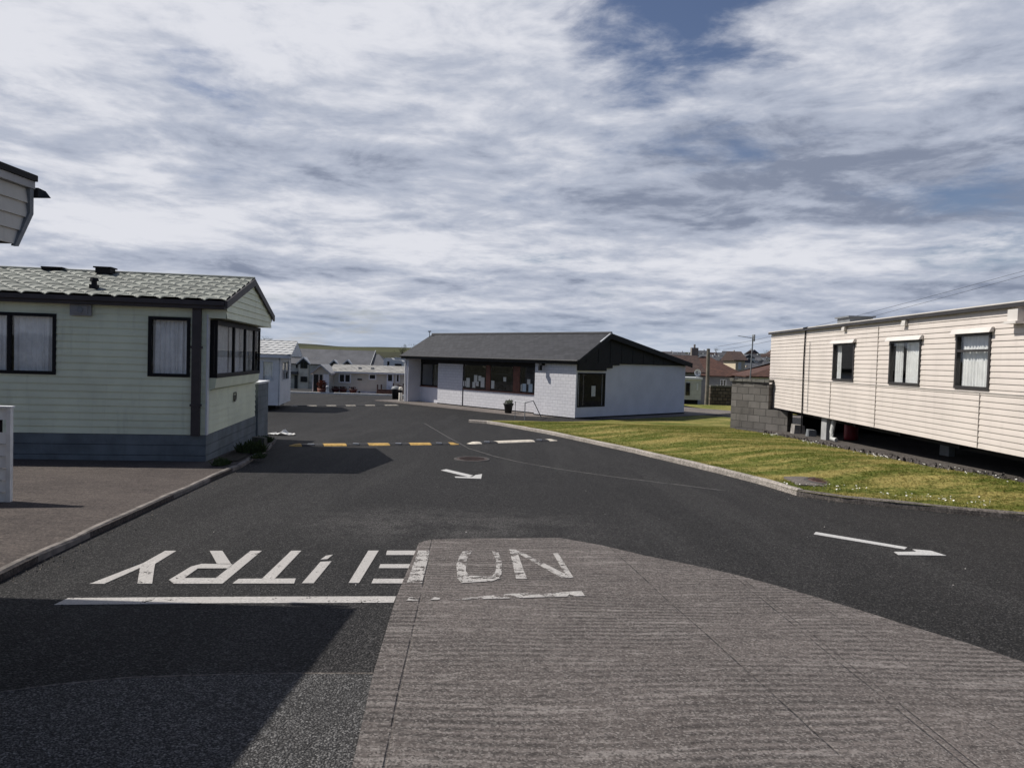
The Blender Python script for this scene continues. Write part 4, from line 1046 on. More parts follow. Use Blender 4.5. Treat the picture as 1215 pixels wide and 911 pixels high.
    mb = MB(); mb.tube([(x0, yr, Hr+.075), (x1, yr, Hr+.075)], .07, 8); mb.build('ridge', M('ridge_tile', (.05, .05, .054), .8), rf)
    # fascia and gutter
    mb = MB(); mb.box(x0, ye0-.03, He-.08, x1-.02, ye0-.002, He+.10); mb.box(x0+.02, ye0, He+.0, x1-.12, -.002, He+.03); mb.build('fascia', TIMB, r)
    mb = MB(); mb.tube([(x0, ye0-.085, He+.07), (x1-.02, ye0-.085, He+.07)], .05, 8); mb.build('gutter', M('gutter_black', (.02, .02, .022), .5), r)
    # black boarding on the gable
    gb = MB(); ys = [SF.en(p, 430, .1)[0] for p in (720, 727, 735)]
    poly = [(ye0, He-.06), (.04, He-.06), (.04, He-.35), (ys[0], He-.35), (ys[0], He-.22), (ys[1], He-.22), (ys[1], He-.08), (ys[2], He-.08), (ys[2], He-.015), (ye1-.1, He-.015), (ye1-.05, He+.10), (yr, Hr-.003), (ye0+.02, He+.07)]
    gb.prism(poly, .012, .11, lambda u, v, e: (e, u, v)); gb.build('gable_boarding', TIMB, r)
    for k in range(10):
        mb = MB(); y = .5+k*.85; zt = He+.06+(Hr-He-.06)*(1-(y-yr)/(ye1-yr)) if y > yr else He+.06+(Hr-He-.06)*(y-ye0)/(yr-ye0)
        mb.box(.112, y, He+.02, .124, y+.03, zt-.06)
        mb.build('batten', TIMB, r)
    # bargeboard, silver verge
    mb = MB(); mb.prism([(ye0, zf0-.16), (ye0, zf0+.02), (yr, Hr+.0), (yr, Hr-.18)], x1-.05, x1-.002, lambda u, v, e: (e, u, v)); mb.prism([(ye1, zb0-.16), (ye1, zb0+.0), (yr+.002, Hr+.0), (yr+.002, Hr-.18)], x1-.05, x1-.002, lambda u, v, e: (e, u, v)); mb.build('bargeboard', TIMB, r)
    mb = MB(); a = .8; 
    for ya, yb in ((yr-.75, yr+.02),):
        za = zf0+(Hr-zf0)*(ya-ye0)/(yr-ye0); zb_ = zf0+(Hr-zf0)*(yb-ye0)/(yr-ye0)
        mb.prism([(ya, za+.05), (yb, zb_+.05), (yb, zb_+.10), (ya, za+.10)], x1-.06, x1+.01, lambda u, v, e: (e, u, v))
    mb.build('lead_flashing', M('lead', (.42, .43, .45), .5), r)
    # corner post and downpipe at the left end
    mb = MB(); mb.tube([(-L+.06, -.06, .0), (-L+.06, -.06, He)], .045, 8); mb.build('downpipe', WHITE, r)
    # bulkhead lamp on corner wall, alarm box
    a, z = SF.fr(645, 433); mb = MB(); mb.box(a-.10, -.22, z-.02, a+.08, -.001, z+.08); mb.box(a-.05, -.3, z-.25, a+.06, -.15, z-.02); mb.build('floodlight', BLACK, r)
    y, z = SF.en(681, 432); mb = MB(); mb.box(.001, .06, He-.30, .10, .22, He-.12); mb.build('alarm_box', WHITE, r)
    # black plinth strip at the wall foot
    mb = MB(); mb.fbox(front, xa, -.01, .001, .02, -.05, .05); mb.fbox(fr, xp0, xa-.03, .001, .015, -.02, .05); mb.fbox(endr, .0, W, .001, .02, -.05, .06); mb.build('plinth', BLACK, r)
    # aerial at left end of ridge
    mb = MB(); p = max(-L-.1, SF.fr(503, 405, yr)[0]); mb.tube([(p, yr-.3, Hr-.1), (p, yr-.3, Hr+.25)], .02, 6); mb.box(p-.1, yr-.33, Hr+.2, p+.1, yr-.27, Hr+.26); mb.build('roof_bracket', BLACK, rf)
    # notices in the windows
    PAPER = M('paper', (.72, .71, .68), .8, .05); PAPERB = M('pale_blue_paper', (.52, .62, .70), .8, .05)
    sheets = [(555, 455, .9, 'white'), (580, 448, 1.6, 'white'), (635, 422, 1.3, 'white'), (665, 418, .9, 'white'), (685, 447, 1.7, 'white'), (647, 457, .8, 'white'), (622, 465, 1.0, 'white'), (757, 463, 1.3, 'white'), (845, 425, .7, 'cream'), (955, 485, 1.1, 'white'), (985, 486, 1.3, 'blue'), (1018, 443, .8, 'white'), (1030, 490, 1.4, 'blue')]
    for k, (zx, zy, s, c) in enumerate(sheets):
        px, py = 460+zx/6.075, 380+zy/6.075; x, z = SF.fr(px, py, R1+.045); w = .115*s**.4; h = .15*s
        # pinned inside the glass
        mb = MB(); mb.box(-w, -.002, -h, w, .002, h)
        tag(mb.build('notice', PAPERB if c == 'blue' else PAPER, loc=SF.m @ Vector((x, R1+.035, z))), 'paper notice pinned inside the long shop window', 'notice', 'notices inside the long shop window').rotation_euler = (0, 0, SF.r)
    y, z = SF.en(704, 464, -.05)
    mb = MB(); mb.box(-.002, -.14, -.24, .002, .14, .24)
    o = mb.build('notice', PAPER, loc=SF.m @ Vector((-.045, y, z))); o.rotation_euler = (0, 0, SF.r); tag(o, 'cream paper notice in the tall gable window of the shop', 'notice')
    for px in (566.5, 600.5):
        x, z = SF.fr(px, 433.5, R1); p = SF.m @ Vector((x, R1+.5, z-.02))
        q = thing('ceiling_lamp', 'round pale globe lamp hanging inside the long shop window', 'lamp', tuple(p), 0, 'globe lamps inside the shop')
        mb = MB(); mb.lathe([(.0, -.10), (.06, -.085), (.1, -.03), (.1, .03), (.06, .085), (0, .10)], n=14); mb.build('globe', M('opal_glass', (.7, .66, .56), .4), q, True)
        mb = MB(); mb.tube([(0, 0, .09), (0, 0, He-z+.04)], .008, 6); mb.build('flex', BLACK, q)
    return He
SHE = shop()
def shop_front_items():
    # metal handrail, planter
    z0 = SHOP_O.z
    STEEL = M('galvanised_steel', (.30, .31, .32), .45, .15, 5, metal=.7)
    a = SF.hit(611, 497, 2, 0); b = SF.hit(622.5, 498.5, 2, 0); c = SF.hit(642, 494.5, 2, 0)
    r = thing('handrail', 'thin grey metal handrail frame before the shop corner wall', 'handrail', tuple(SF.m @ a), SF.r)
    A, B, Cc = Vector((0, 0, 0)), b-a, c-a; H = .76
    mb = MB(); mb.tube([A, A+Vector((0, 0, H)), B+Vector((0, 0, H))+Vector((0, 0, -.01)), B], .02, 8); mb.build('front_frame', STEEL, r)
    t1 = A+Vector((0, 0, H-.025)); t2 = Cc.lerp(A, .33)+Vector((0, 0, H-.02))
    mb = MB(); mb.tube([B+Vector((0, 0, H-.035)), t2, Cc], .02, 8); mb.build('sloping_rail', STEEL, r)
    p = SF.hit(603, 490.0, 2, .0)
    q = thing('planter', 'black tapered planter standing by the handrail below the shop window', 'planter', tuple(SF.m @ p), SF.r)
    mb = MB(); mb.lathe([(0, .01), (.16, .0), (.2, .32), (.25, .42), (.25, .46), (.21, .46), (.2, .38), (0, .36)], n=14); mb.build('pot', M('black_pot', (.012, .012, .012), .6), q, True)
    mb = MB(); R = random.Random(6)
    for k in range(120):
        a_ = R.uniform(0, 6.28); rr = R.uniform(0, .2); z = R.uniform(.4, .6); s = R.uniform(.02, .05)
        mb.add([(rr*math.cos(a_)-s, rr*math.sin(a_), z), (rr*math.cos(a_)+s, rr*math.sin(a_)+s*.4, z), (rr*math.cos(a_), rr*math.sin(a_)+s, z+s*1.5)], [(0, 1, 2)])
    mb.build('foliage', M('dark_leaf', (.02, .028, .012), .8), q)
shop_front_items()
# bollard and bin by the shop's left end
def bollard():
    p = G(475, 476.5); r = thing('bollard', 'short white bollard with a dark band at the left end of the shop', 'bollard', tuple(p))
    mb = MB(); mb.lathe([(.10, -.05), (.10, .50), (.095, .51)], n=14); mb.lathe([(.10, .66), (.11, .68), (.10, .80), (.05, .84), (0, .845)], n=14); mb.build('shaft', M('bollard_white', (.62, .58, .50), .7, .1, stain=.2), r, True)
    mb = MB(); mb.lathe([(.095, .50), (.085, .52), (.085, .65), (.1, .66)], n=14); mb.build('band', BLACK, r, True)
    p = G(469.5, 473.5); r = thing('litter_bin', 'squat black litter bin behind the white bollard', 'bin', tuple(p))
    mb = MB(); mb.lathe([(0, 0), (.20, 0), (.26, .55), (.27, .6)], n=14); mb.build('body', BLACK, r, True)
    mb = MB(); mb.lathe([(.28, .6), (.28, .66), (.2, .76), (0, .8)], n=14); mb.build('lid', GREY, r, True)
bollard()

# ------------------------------------------------------------------ second (white) static home
LTILE = M('pale_grey_tile', (.50, .50, .49), .7, .2, 3, .2, 40)
PWHT = M('blue_white_cladding', (.74, .735, .73), .55, .07, 1.5, stain=.1)
def white_home():
    c = G(330, 487); rz = math.radians(9); Fm = Frame(c, rz); L, W = 9.0, 3.6
    r = thing('static_home', 'small white clad static home with pale tiled roof behind the green one', 'static home', tuple(c), rz)
    zb = Fm.fr(330, 481)[1]; ze = Fm.fr(330, 423)[1]; zr = ze+.62; f = Fm.fr; e = Fm.en
    wa = (f(311, 440)[0], f(325, 440)[0], f(318, 452)[1], f(318, 428)[1])
    we = (.8, 2.9, e(335, 452)[1], e(335, 428)[1])
    mb = MB(); clad(mb, front, -L, 0, zb, ze, [wa], .14); clad(mb, endr, 0, W, zb, ze, [we], .14)
    mb.fbox(back_at(W), -L, 0, -.05, 0, zb, ze); mb.fbox(endl_at(-L), .05, W-.05, -.05, 0, zb, ze); mb.box(-L+.1, .1, zb, -.1, W-.1, zb+.05); mb.build('wall', PWHT, r)
    mb = MB(); mb.box(-L+.1, .5, zb+.06, -.6, .54, ze); mb.box(-.58, .5, zb+.06, -.54, W-.2, ze); mb.build('partition', DARKROOM, r)
    window(r, front, *wa, WHITE, .05, curtains=[(wa[0]+.05, wa[1]-.05)], seed=3); window(r, endr, *we, WHITE, .06, muls=[1.85], curtains=[(.85, 1.3)], seed=5)
    mb = MB(); mb.fbox(endr, -.015, .12, .018, .05, zb, ze); mb.build('corner_trim', WHITE, r)
    mb = MB(); tile_roof(mb, -L-.1, .55, -.2, ze+.08, W/2, zr+.1, px=.3, ps=.33, nx=6, amp=.03); tile_roof(mb, -L-.1, .55, W+.2, ze+.08, W/2, zr+.1, px=.6, ps=.33, nx=4)
    mb.build('roof', LTILE, r)
    mb = MB(); mb.prism([(-.2, ze+.0), (W+.2, ze+.0), (W+.2, ze+.08), (W/2, zr+.09), (-.2, ze+.08)], .35, .5, lambda u, v, q: (q, u, v)); mb.build('gable_panel', WHITE, r)
    mb = MB(); mb.box(-L, -.2, ze-.06, .5, -.02, ze+.07); mb.box(-L, W+.02, ze-.06, .5, W+.2, ze+.07); mb.build('gutter', WHITE, r)
    mb = MB(); mb.box(-L+.2, .6, zb-.16, -.2, .75, zb-.002); mb.box(-L+.2, W-.75, zb-.16, -.2, W-.6, zb-.002)
    for x in (-1.0, -3.5, -6.5): mb.box(x-.2, .5, -.02, x+.2, .9, zb-.16); mb.box(x-.2, W-.9, -.02, x+.2, W-.5, zb-.16)
    mb.build('chassis', BLACK, r)
white_home()
# crumpled pale surface near the kerb end, drawn as a thin white mesh
def scrap():
    c = G(334, 516); R = random.Random(9); mb = MB(); n = 15; vs_ = []; fs = []
    for j in range(5):
        for i in range(n):
            u = (i/(n-1)-.5); v = (j/4-.5)
            z = .02+.10*math.exp(-((u-.08)*9)**2)*(1-abs(v)*1.2)*R.uniform(.8, 1.6) + R.uniform(0, .035)
            vs_.append((u*.72+R.uniform(-.02, .02), v*.5*(1-1.4*abs(u))+R.uniform(-.03, .03), z))
    for j in range(4):
        for i in range(n-1): a = j*n+i; fs.append((a, a+1, a+n+1, a+n))
    mb.add(vs_, fs); tag(mb.build('crumpled_sheet', M('crumpled_white', (.66, .65, .62), .6), loc=(c.x, c.y, zg(0, c.y))), 'crumpled white plastic lying on the road by the weeds', 'plastic sheet')
scrap()
# weeds between home end and kerb
LEAF = M('weed_leaf', (.055, .075, .022), .8, .4, 20)
def weed(px, py, s, label, seed, n=160):
    c = G(px, py, .07); R = random.Random(seed); mb = MB()
    for k in range(n):
        a = R.uniform(0, 6.28); rr = s*math.sqrt(R.random())*.6; h = s*R.uniform(.15, .75)*(1-rr/s*.6); w = R.uniform(.008, .022); l = R.uniform(.0, .14)*s*2
        x, y = rr*math.cos(a), rr*math.sin(a)*1.3; a2 = R.uniform(0, 6.28)
        mb.add([(x-w, y, 0), (x+w, y, 0), (x+l*math.cos(a2)+w, y+l*math.sin(a2), h*.7), (x+l*math.cos(a2)*1.5, y+l*math.sin(a2)*1.5, h)], [(0, 1, 2, 3)])
        if R.random() < .7:
            lx, ly = x+l*math.cos(a2), y+l*math.sin(a2); q = R.uniform(.015, .04)
            mb.add([(lx-q, ly, h*.6), (lx, ly-q, h*.62), (lx+q, ly, h*.75), (lx, ly+q, h*.66)], [(0, 1, 2, 3)])
    tag(mb.build('weed_clump', LEAF, loc=tuple(c)), label, 'weeds', 'weeds below the green home')
weed(299, 536, .42, 'largest dark weed clump below the green home end wall', 1, 260)
weed(314, 524, .26, 'small weed clump at the far end of the kerb strip', 2)
weed(262, 551, .22, 'low weed clump nearest the corner of the blue grey skirting', 3, 110)
weed(306, 543, .18, 'flat weed clump leaning over the kerb', 4, 90)
def block_by_weeds():
    p = G(309, 529, .06); mb = MB(); mb.hexa([(-.16, -.1, 0), (.12, -.1, 0), (.12, .1, 0), (-.16, .1, 0), (-.15, -.09, .2), (.11, -.09, .18), (.11, .09, .18), (-.15, .09, .2)])
    tag(mb.build('concrete_block', M('mossy_block', (.10, .095, .08), .95, .4, 7, .6, 30), loc=tuple(p)), 'mossy concrete block among the weeds below the green home', 'block')
block_by_weeds()

# ------------------------------------------------------------------ simple houses farther off
def win_simple(parent, face, a0, a1, z0, z1, fm, fw_=.08, muls=()):
    mb = MB(); mb.fbox(face, a0, a1, .002, .07, z0, z0+fw_); mb.fbox(face, a0, a1, .002, .07, z1-fw_, z1)
    mb.fbox(face, a0, a0+fw_, .002, .069, z0+fw_, z1-fw_); mb.fbox(face, a1-fw_, a1, .002, .069, z0+fw_, z1-fw_)
    for m in muls: mb.fbox(face, m-fw_/2, m+fw_/2, .002, .068, z0+fw_, z1-fw_)
    f = mb.build('window', fm, parent); g = MB(); g.fbox(face, a0+.02, a1-.02, .003, .03, z0+.02, z1-.02); g.build('pane', DARKGLASS, f); return f
BEIGE = M('beige_cladding', (.52, .49, .415), .6, .07, 1.2, stain=.1)
BRICKPINK = M('pink_paving', (.36, .27, .245), .9, .15, 2)
DECK = M('brown_deck', (.085, .045, .035), .75, .3, 4)
TERRA = M('terracotta', (.14, .05, .032), .8, .25, 5)
def beige_home():
    d = 66.0; c = at(391, 468.5, d); c.z = zg(0, c.y); Fm = Frame(c, 0.0); f = Fm.fr
    r = thing('static_home', 'long beige park home with white windows and porch beyond the road end', 'static home', tuple(c), 0)
    x1 = f(484, 450)[0]+3; ze = f(430, 441.5)[1]; zr = f(430, 433)[1]; W = 4.0; zb = .35
    mb = MB(); clad(mb, front, 0, x1, zb, ze, [], .2, .03); mb.box(0, .01, 0, x1, W, ze-.01); mb.build('wall', BEIGE, r)
    mb = MB(); mb.fbox(front, 0, f(446, 460)[0], .03, .08, -.1, zb); mb.build('skirting', M('pale_skirting', (.48, .49, .52), .8, .15), r)
    mb = MB(); tile_roof(mb, -.1, x1+.2, -.3, ze, W/2, zr, px=.5, ps=.4, nx=4, ns=3, amp=.03); tile_roof(mb, -.1, x1+.2, W+.3, ze, W/2, zr, px=1, ps=.4, nx=3, ns=3)
    mb.build('roof', M('beige_tile', (.33, .32, .30), .8, .18, 2), r)
    mb = MB(); mb.box(-.1, -.32, ze-.12, x1, -.22, ze); mb.build('gutter', WHITE, r)
    for (a, b, z0, z1, ms) in ((402, 416.5, 454, 443, [409.2]), (437.5, 446.5, 450.5, 443.5, [])):
        win_simple(r, front, f(a, 450)[0], f(b, 450)[0], f(a, z0)[1], f(a, z1)[1], WHITE, .1, [f(m, 450)[0] for m in ms])
    a0, a1 = f(459, 450)[0], f(467, 450)[0]; dz = f(460, 443)[1]
    mb = MB(); mb.fbox(front, a0, a1, .01, .09, zb, dz); dr = mb.build('door', M('door_white', (.66, .68, .72), .5), r)
    mb = MB(); mb.fbox(front, a0+.12, a1-.12, .091, .1, zb+1.0, dz-.1); mb.build('pane', DARKGLASS, dr)
    win_simple(r, front, f(469.5, 450)[0], f(474.5, 450)[0], f(472, 454)[1], f(472, 443)[1], WHITE, .1)
    # wall lamp + box
    a, z = f(427, 445); mb = MB(); mb.lathe([(0, 0), (.09, .05), (.1, .3), (0, .38)], a, -.1, 8); mb.build('wall_lamp', BLACK, r)
    a, z2 = f(427, 450); mb = MB(); mb.fbox(front, a-.2, a+.2, .02, .1, z2-.06, z2+.06); mb.build('wall_plaque', BLACK, r)
    for px in (425, 440): a = f(px, 437)[0]; mb = MB(); mb.box(a-.12, .6, ze+.1, a+.12, .9, ze+.42); mb.build('roof_vent', GREY, r)
    # porch bay at the left end, gable towards us
    pf = lambda a_, o, z: (a_, -1.6-o, z)
    p0, p1 = f(371, 450, -1.6)[0], f(391, 450, -1.6)[0]; zp = f(380, 443, -1.6)[1]; zpr = f(380, 434, -1.6)[1]; pm = (p0+p1)/2
    mb = MB(); mb.box(p0, -1.6, .0, p1-.03, 1.0, zp); mb.prism([(p0, zp), (p1-.03, zp), (pm, zpr)], -1.6, 1, lambda u, v, e: (u, e, v)); pw_ = mb.build('porch', BEIGE, r)
    for a, b in ((p0+.1, p0+.5), (p0+.62, p0+.85)): mb = MB(); mb.fbox(pf, a, b, .005, .03, .25, zp-.1); mb.build('porch_glazing', DARKGLASS, pw_)
    mb = MB(); mb.fbox(pf, p0+.95, p0+1.4, .005, .05, .1, zp-.05); mb.build('porch_door', WHITE, pw_)
    mb = MB(); mb.fbox(pf, p0, p0+.06, .004, .06, .0, zp); mb.fbox(pf, p1-.1, p1-.03, .004, .06, 0, zp); mb.build('porch_post', WHITE, pw_)
    mb = MB()
    for s in (-1, 1):
        e0 = pm+s*(p1-p0)*.62
        mb.prism([(e0, zp-.12), (e0, zp+.05), (pm, zpr+.14), (pm, zpr-.02)], -1.9, 1.0, lambda u, v, e: (u, e, v))
    mb.build('porch_roof', M('pale_verge', (.42, .41, .40), .8), pw_)
    # paved edge, white kerb
    z_ = lambda x, y: zg(x, y)+.12
    tag(sheet([(c.x-4, c.y-2.6), (c.x+8.6, c.y-1.6), (c.x+8.6, c.y-.1), (c.x-2.2, c.y-.1), (c.x-4, c.y+2)], z_, 1.0, 'terrace', BRICKPINK, thick=.2), kind='structure')
    pts = [(c.x-4.6, c.y+2), (c.x-4.1, c.y-2.6), (c.x+1, c.y-2.4), (c.x+8.8, c.y-1.7)]
    tag(strip(pts, .16, .16, 'kerb', M('white_kerb', (.60, .58, .54), .8, .15), side=-1), kind='structure')
    # timber steps and gates
    def deck(px0, px1, pyb, pyt, label, yo, name):
        a0_, a1_ = f(px0, 460, yo)[0], f(px1, 460, yo)[0]; zt_ = f(px0, pyt, yo)[1]; q = c+Vector((a0_, yo, 0))
        g = thing(name, label, 'steps' if name == 'timber_steps' else 'gate', tuple(q)); w = a1_-a0_
        if name == 'timber_steps':
            for k in range(3): mb = MB(); mb.box(0, .35*k, .0, w, .35*k+.34, .2*(k+1)); mb.build('step', DECK, g)
            mb = MB()
            for x in (0.02, w*.25): mb.box(x, -.05, 0, x+.1, .05, zt_); 
            mb.build('newel', DECK, g)
        else:
            for x in (0, w-.1): mb = MB(); mb.box(x, 0, 0, x+.1, .1, zt_+.1); mb.build('post', DECK, g)
            mb = MB(); n_ = 7
            for k in range(n_): x = .12+(w-.24)*k/n_; mb.box(x, .02, .25, x+(w-.24)/n_*.8, .05, zt_-.04*abs(k-3))
            mb.box(.1, .051, .4, w-.1, .08, .5); mb.box(.1, .051, zt_-.35, w-.1, .08, zt_-.25); mb.build('slats', TERRA, g)
    deck(447, 466, 469, 456, 'dark brown timber steps up to the white door of the beige park home', -1.5, 'timber_steps')
    deck(466, 479, 469, 456, 'red brown slatted gate beside the timber steps', -1.7, 'timber_gate')
    # pots
    first = None
    for k, (px, lab) in enumerate(((398, 'dark red plant pot nearest the porch of the beige park home'), (407, 'middle dark red plant pot under the beige home window'), (419, 'dark red plant pot farthest from the porch'))):
        a = f(px, 465, -1.5)[0]; q = c+Vector((a, -1.5, .12))
        if first is None:
            g = first = thing('plant_pot', lab, 'plant pot', tuple(q), 0, 'dark red pots along the terrace')
            mb = MB(); mb.lathe([(0, 0), (.22, 0), (.34, .38), (.38, .40), (.38, .46), (.3, .46), (0, .42)], n=12); mb.build('pot', M('dark_red_glaze', (.06, .018, .02), .5), g, True)
            mb = MB(); R = random.Random(2)
            for j in range(60): aa = R.uniform(0, 6.28); rr = R.uniform(0, .3); zz = R.uniform(.42, .62); mb.add([(rr*math.cos(aa)-.06, rr*math.sin(aa), zz), (rr*math.cos(aa)+.06, rr*math.sin(aa), zz), (rr*math.cos(aa), rr*math.sin(aa)+.05, zz+.1)], [(0, 1, 2)])
            mb.build('plant', M('reddish_leaf', (.07, .03, .02), .8, .5, 9), g)
        else: copy_thing(first, tuple(q), .6*k, lab)
    a = f(382, 463, -2.2)[0]; q = c+Vector((a, -2.2, .12)); g = thing('planter_box', 'terracotta coloured planter tub with russet shrub before the porch', 'planter', tuple(q))
    mb = MB(); mb.lathe([(0, 0), (.35, 0), (.42, .5), (.36, .5), (0, .45)], n=12); mb.build('tub', TERRA, g, True)
    mb = MB(); R = random.Random(12)
    for j in range(220):
        aa = R.uniform(0, 6.28); zz = R.uniform(.45, 1.15); rr = .45*math.sqrt(R.random())*(1-abs(zz-.75)*.9); s = R.uniform(.04, .09)
        mb.add([(rr*math.cos(aa)-s, rr*math.sin(aa), zz), (rr*math.cos(aa)+s, rr*math.sin(aa)+s*.5, zz), (rr*math.cos(aa), rr*math.sin(aa)-s, zz+s)], [(0, 1, 2)])
    mb.build('foliage', M('russet_leaf', (.15, .05, .03), .8, .4, 9), g)
    a = f(388.5, 466, -2.4)[0]; q = c+Vector((a, -2.4, .12)); mb = MB(); mb.lathe([(0, 0), (.24, 0), (.17, .2), (.12, .55), (.16, .62), (.1, .75), (0, .78)], n=12)
    tag(mb.build('garden_ornament', M('ornament_white', (.7, .68, .64), .7), loc=tuple(q), smooth_=True), 'small white garden ornament beside the porch tub', 'ornament')
beige_home()

HSLATE = M('house_slate', (.085, .087, .097), .75, .2, .6, .3, 8)
STONE = M('pale_stone_wall', (.46, .44, .385), .85, .25, 1.2, .4, 8)
def gable_roof(mb, x0, x1, y0, y1, ze, zr, ov=.3, hip0=0, hip1=0):
    ym = (y0+y1)/2
    a = [(x0-ov, y0-ov, ze), (x1+ov, y0-ov, ze), (x1+ov, y1+ov, ze), (x0-ov, y1+ov, ze), (x0-ov+hip0, ym, zr), (x1+ov-hip1, ym, zr)]
    b = [(x, y, z-.12) for x, y, z in a[:4]]
    mb.add(a+b, [(0, 1, 5, 4), (2, 3, 4, 5), (1, 2, 5), (3, 0, 4), (6, 7, 1, 0), (7, 8, 2, 1), (8, 9, 3, 2), (9, 6, 0, 3), (9, 8, 7, 6)])
def two_storey():
    d = 132.0; c = at(437, 455, d); c.z = T(c.x, c.y); Fm = Frame(c, 0.0); f = Fm.fr
    r = thing('house', 'long stone faced two storey house with slate roof and gabled dormers', 'house', tuple(c), 0)
    L, W = 20.0, 9.0; ze = f(345, 431)[1]; zr = f(400, 409.5)[1]
    zr = Fm.hit(400, 415, 1, 4.5).z
    mb = MB(); mb.box(-L, 0, -1, 0, W, ze); mb.prism([(0, ze), (W, ze), (W/2, zr-.1)], -L, 0, lambda u, v, e: (e, u, v)); mb.build('wall', STONE, r)
    mb = MB(); gable_roof(mb, -L, 0, 0, W, ze, zr); rf = mb.build('roof', HSLATE, r)
    mb = MB(); mb.prism([(-.35, ze-.0), (-.35, ze+.1), (W/2, zr+.14), (W/2, zr+.02)], .3, .40, lambda u, v, e: (e, u, v)); mb.build('verge', M('verge_grey', (.36, .37, .38), .7), rf)
    WF = M('verge_white', (.6, .6, .6)); DF = M('dark_window_frame', (.03, .03, .03))
    def dormer(px0, px1, pyt, pyb, big):
        a0, a1 = f(px0, 430)[0], f(px1, 430)[0]; am = (a0+a1)/2; zt = f(px0, pyt)[1]; zb_ = f(px0, pyb)[1]
        mb = MB(); mb.prism([(a0+.2, zb_), (a1-.2, zb_), (am, zt-.15)], -.35, 3.0, lambda u, v, e: (u, e, v)); dm = mb.build('dormer', M('dormer_dark', (.05, .047, .045), .8) , r)
        mb = MB()
        for s in (-1, 1):
            e0 = am+s*(a1-a0)/2; mb.prism([(e0, zb_-.05), (e0, zb_+.18), (am, zt+.1), (am, zt-.14)], -.5, 3.2, lambda u, v, e: (u, e, v))
        mb.build('dormer_verge', WF, dm)
    dormer(352.5, 369, 424, 432, True); dormer(391, 402.5, 427, 433, False); dormer(407, 418.5, 427, 433, False)
    # projecting bay under the big dormer
    a0, a1 = f(355, 440)[0], f(366.5, 440)[0]
    mb = MB(); mb.box(a0, -.36, -1, a1, 0, ze-.1); mb.build('bay', M('bay_render', (.56, .51, .42), .85, .15, 1), r)
    bf = lambda a, o, z: (a, -.37-o, z)
    win_simple(r, bf, f(357, 440)[0], f(365.5, 440)[0], f(360, 437)[1], f(360, 428.5)[1], DF, .12, [f(361, 440)[0]])
    win_simple(r, bf, f(357.5, 440)[0], f(365.5, 440)[0], f(360, 453)[1], f(360, 446.5)[1], DF, .12, [f(361.5, 440)[0]])
    for p in (342, 352): win_simple(r, front, f(p-1, 440)[0], f(p+1, 440)[0], f(p, 436.5)[1], f(p, 432)[1], DF, .08)
    mb = MB(); mb.box(f(339, 440)[0], -1.2, f(345, 443.5)[1], f(354, 440)[0], -.002, f(345, 440.5)[1]); mb.build('canopy', HSLATE, r)
    mb = MB(); mb.fbox(front, f(349.5, 450)[0], f(353, 450)[0], .002, .08, -.3, f(350, 445)[1]); mb.build('door', DF, r)
    win_simple(r, front, f(341, 450)[0], f(344, 450)[0], f(342, 452)[1], f(342, 445)[1], DF, .1)
    mb = MB(); p = f(372, 424)[0]; mb.box(p-.5, 1.5, ze+.6, p+.5, 2.4, ze+1.05); mb.build('rooflight', WF, rf)
    # right hand annex with a hipped roof
    q = thing('house_annex', 'lower hipped slate roofed annex at the right end of the stone house', 'house', tuple(c+Vector((.5, 0.2, 0))))
    mb = MB(); mb.box(0, 0, -1, 2.9, 7.0, ze-.2); mb.build('wall', STONE, q)
    mb = MB(); gable_roof(mb, 0, 2.9, 0, 7, ze-.18, zr-.6, .3, 0, 2.6); mb.build('roof', HSLATE, q)
    # lamp standard / bin by the house
two_storey()
def far_caravans():
    for k, (p0, p1, y, d, lab) in enumerate(((455, 466, 433, 118, 'white caravan with a rounded roof beyond the beige home'), (462, 478, 435, 112, 'white caravan with a dark window band left of the shop roof'), (466, 480, 430, 150, 'pale static caravan farthest back left of the shop'))):
        A = at(p0, y, d); z = T(A.x, A.y); w = (p1-p0)/F_PX*d
        r = thing('caravan', lab, 'caravan', (A.x, A.y, z)); h = max(2.4, at(p0, [424.5, 427, 424][k], d).z-z)
        mb = MB(); mb.prism([(0, .4), (w, .4), (w, h-.2), (w-.3, h), (.3, h), (0, h-.2)], 0, 2.3, lambda u, v, e: (u, e, v)); mb.build('body', M('caravan_white', (.62, .62, .62), .5, .1), r)
        mb = MB(); mb.fbox(front, w*.4, w*.9, .005, .03, h-1.2, h-.55); mb.build('window', DARKGLASS, r)
        mb = MB(); mb.box(.2, .2, -.05, w-.2, 2.1, .39); mb.build('chassis', BLACK, r)
far_caravans()

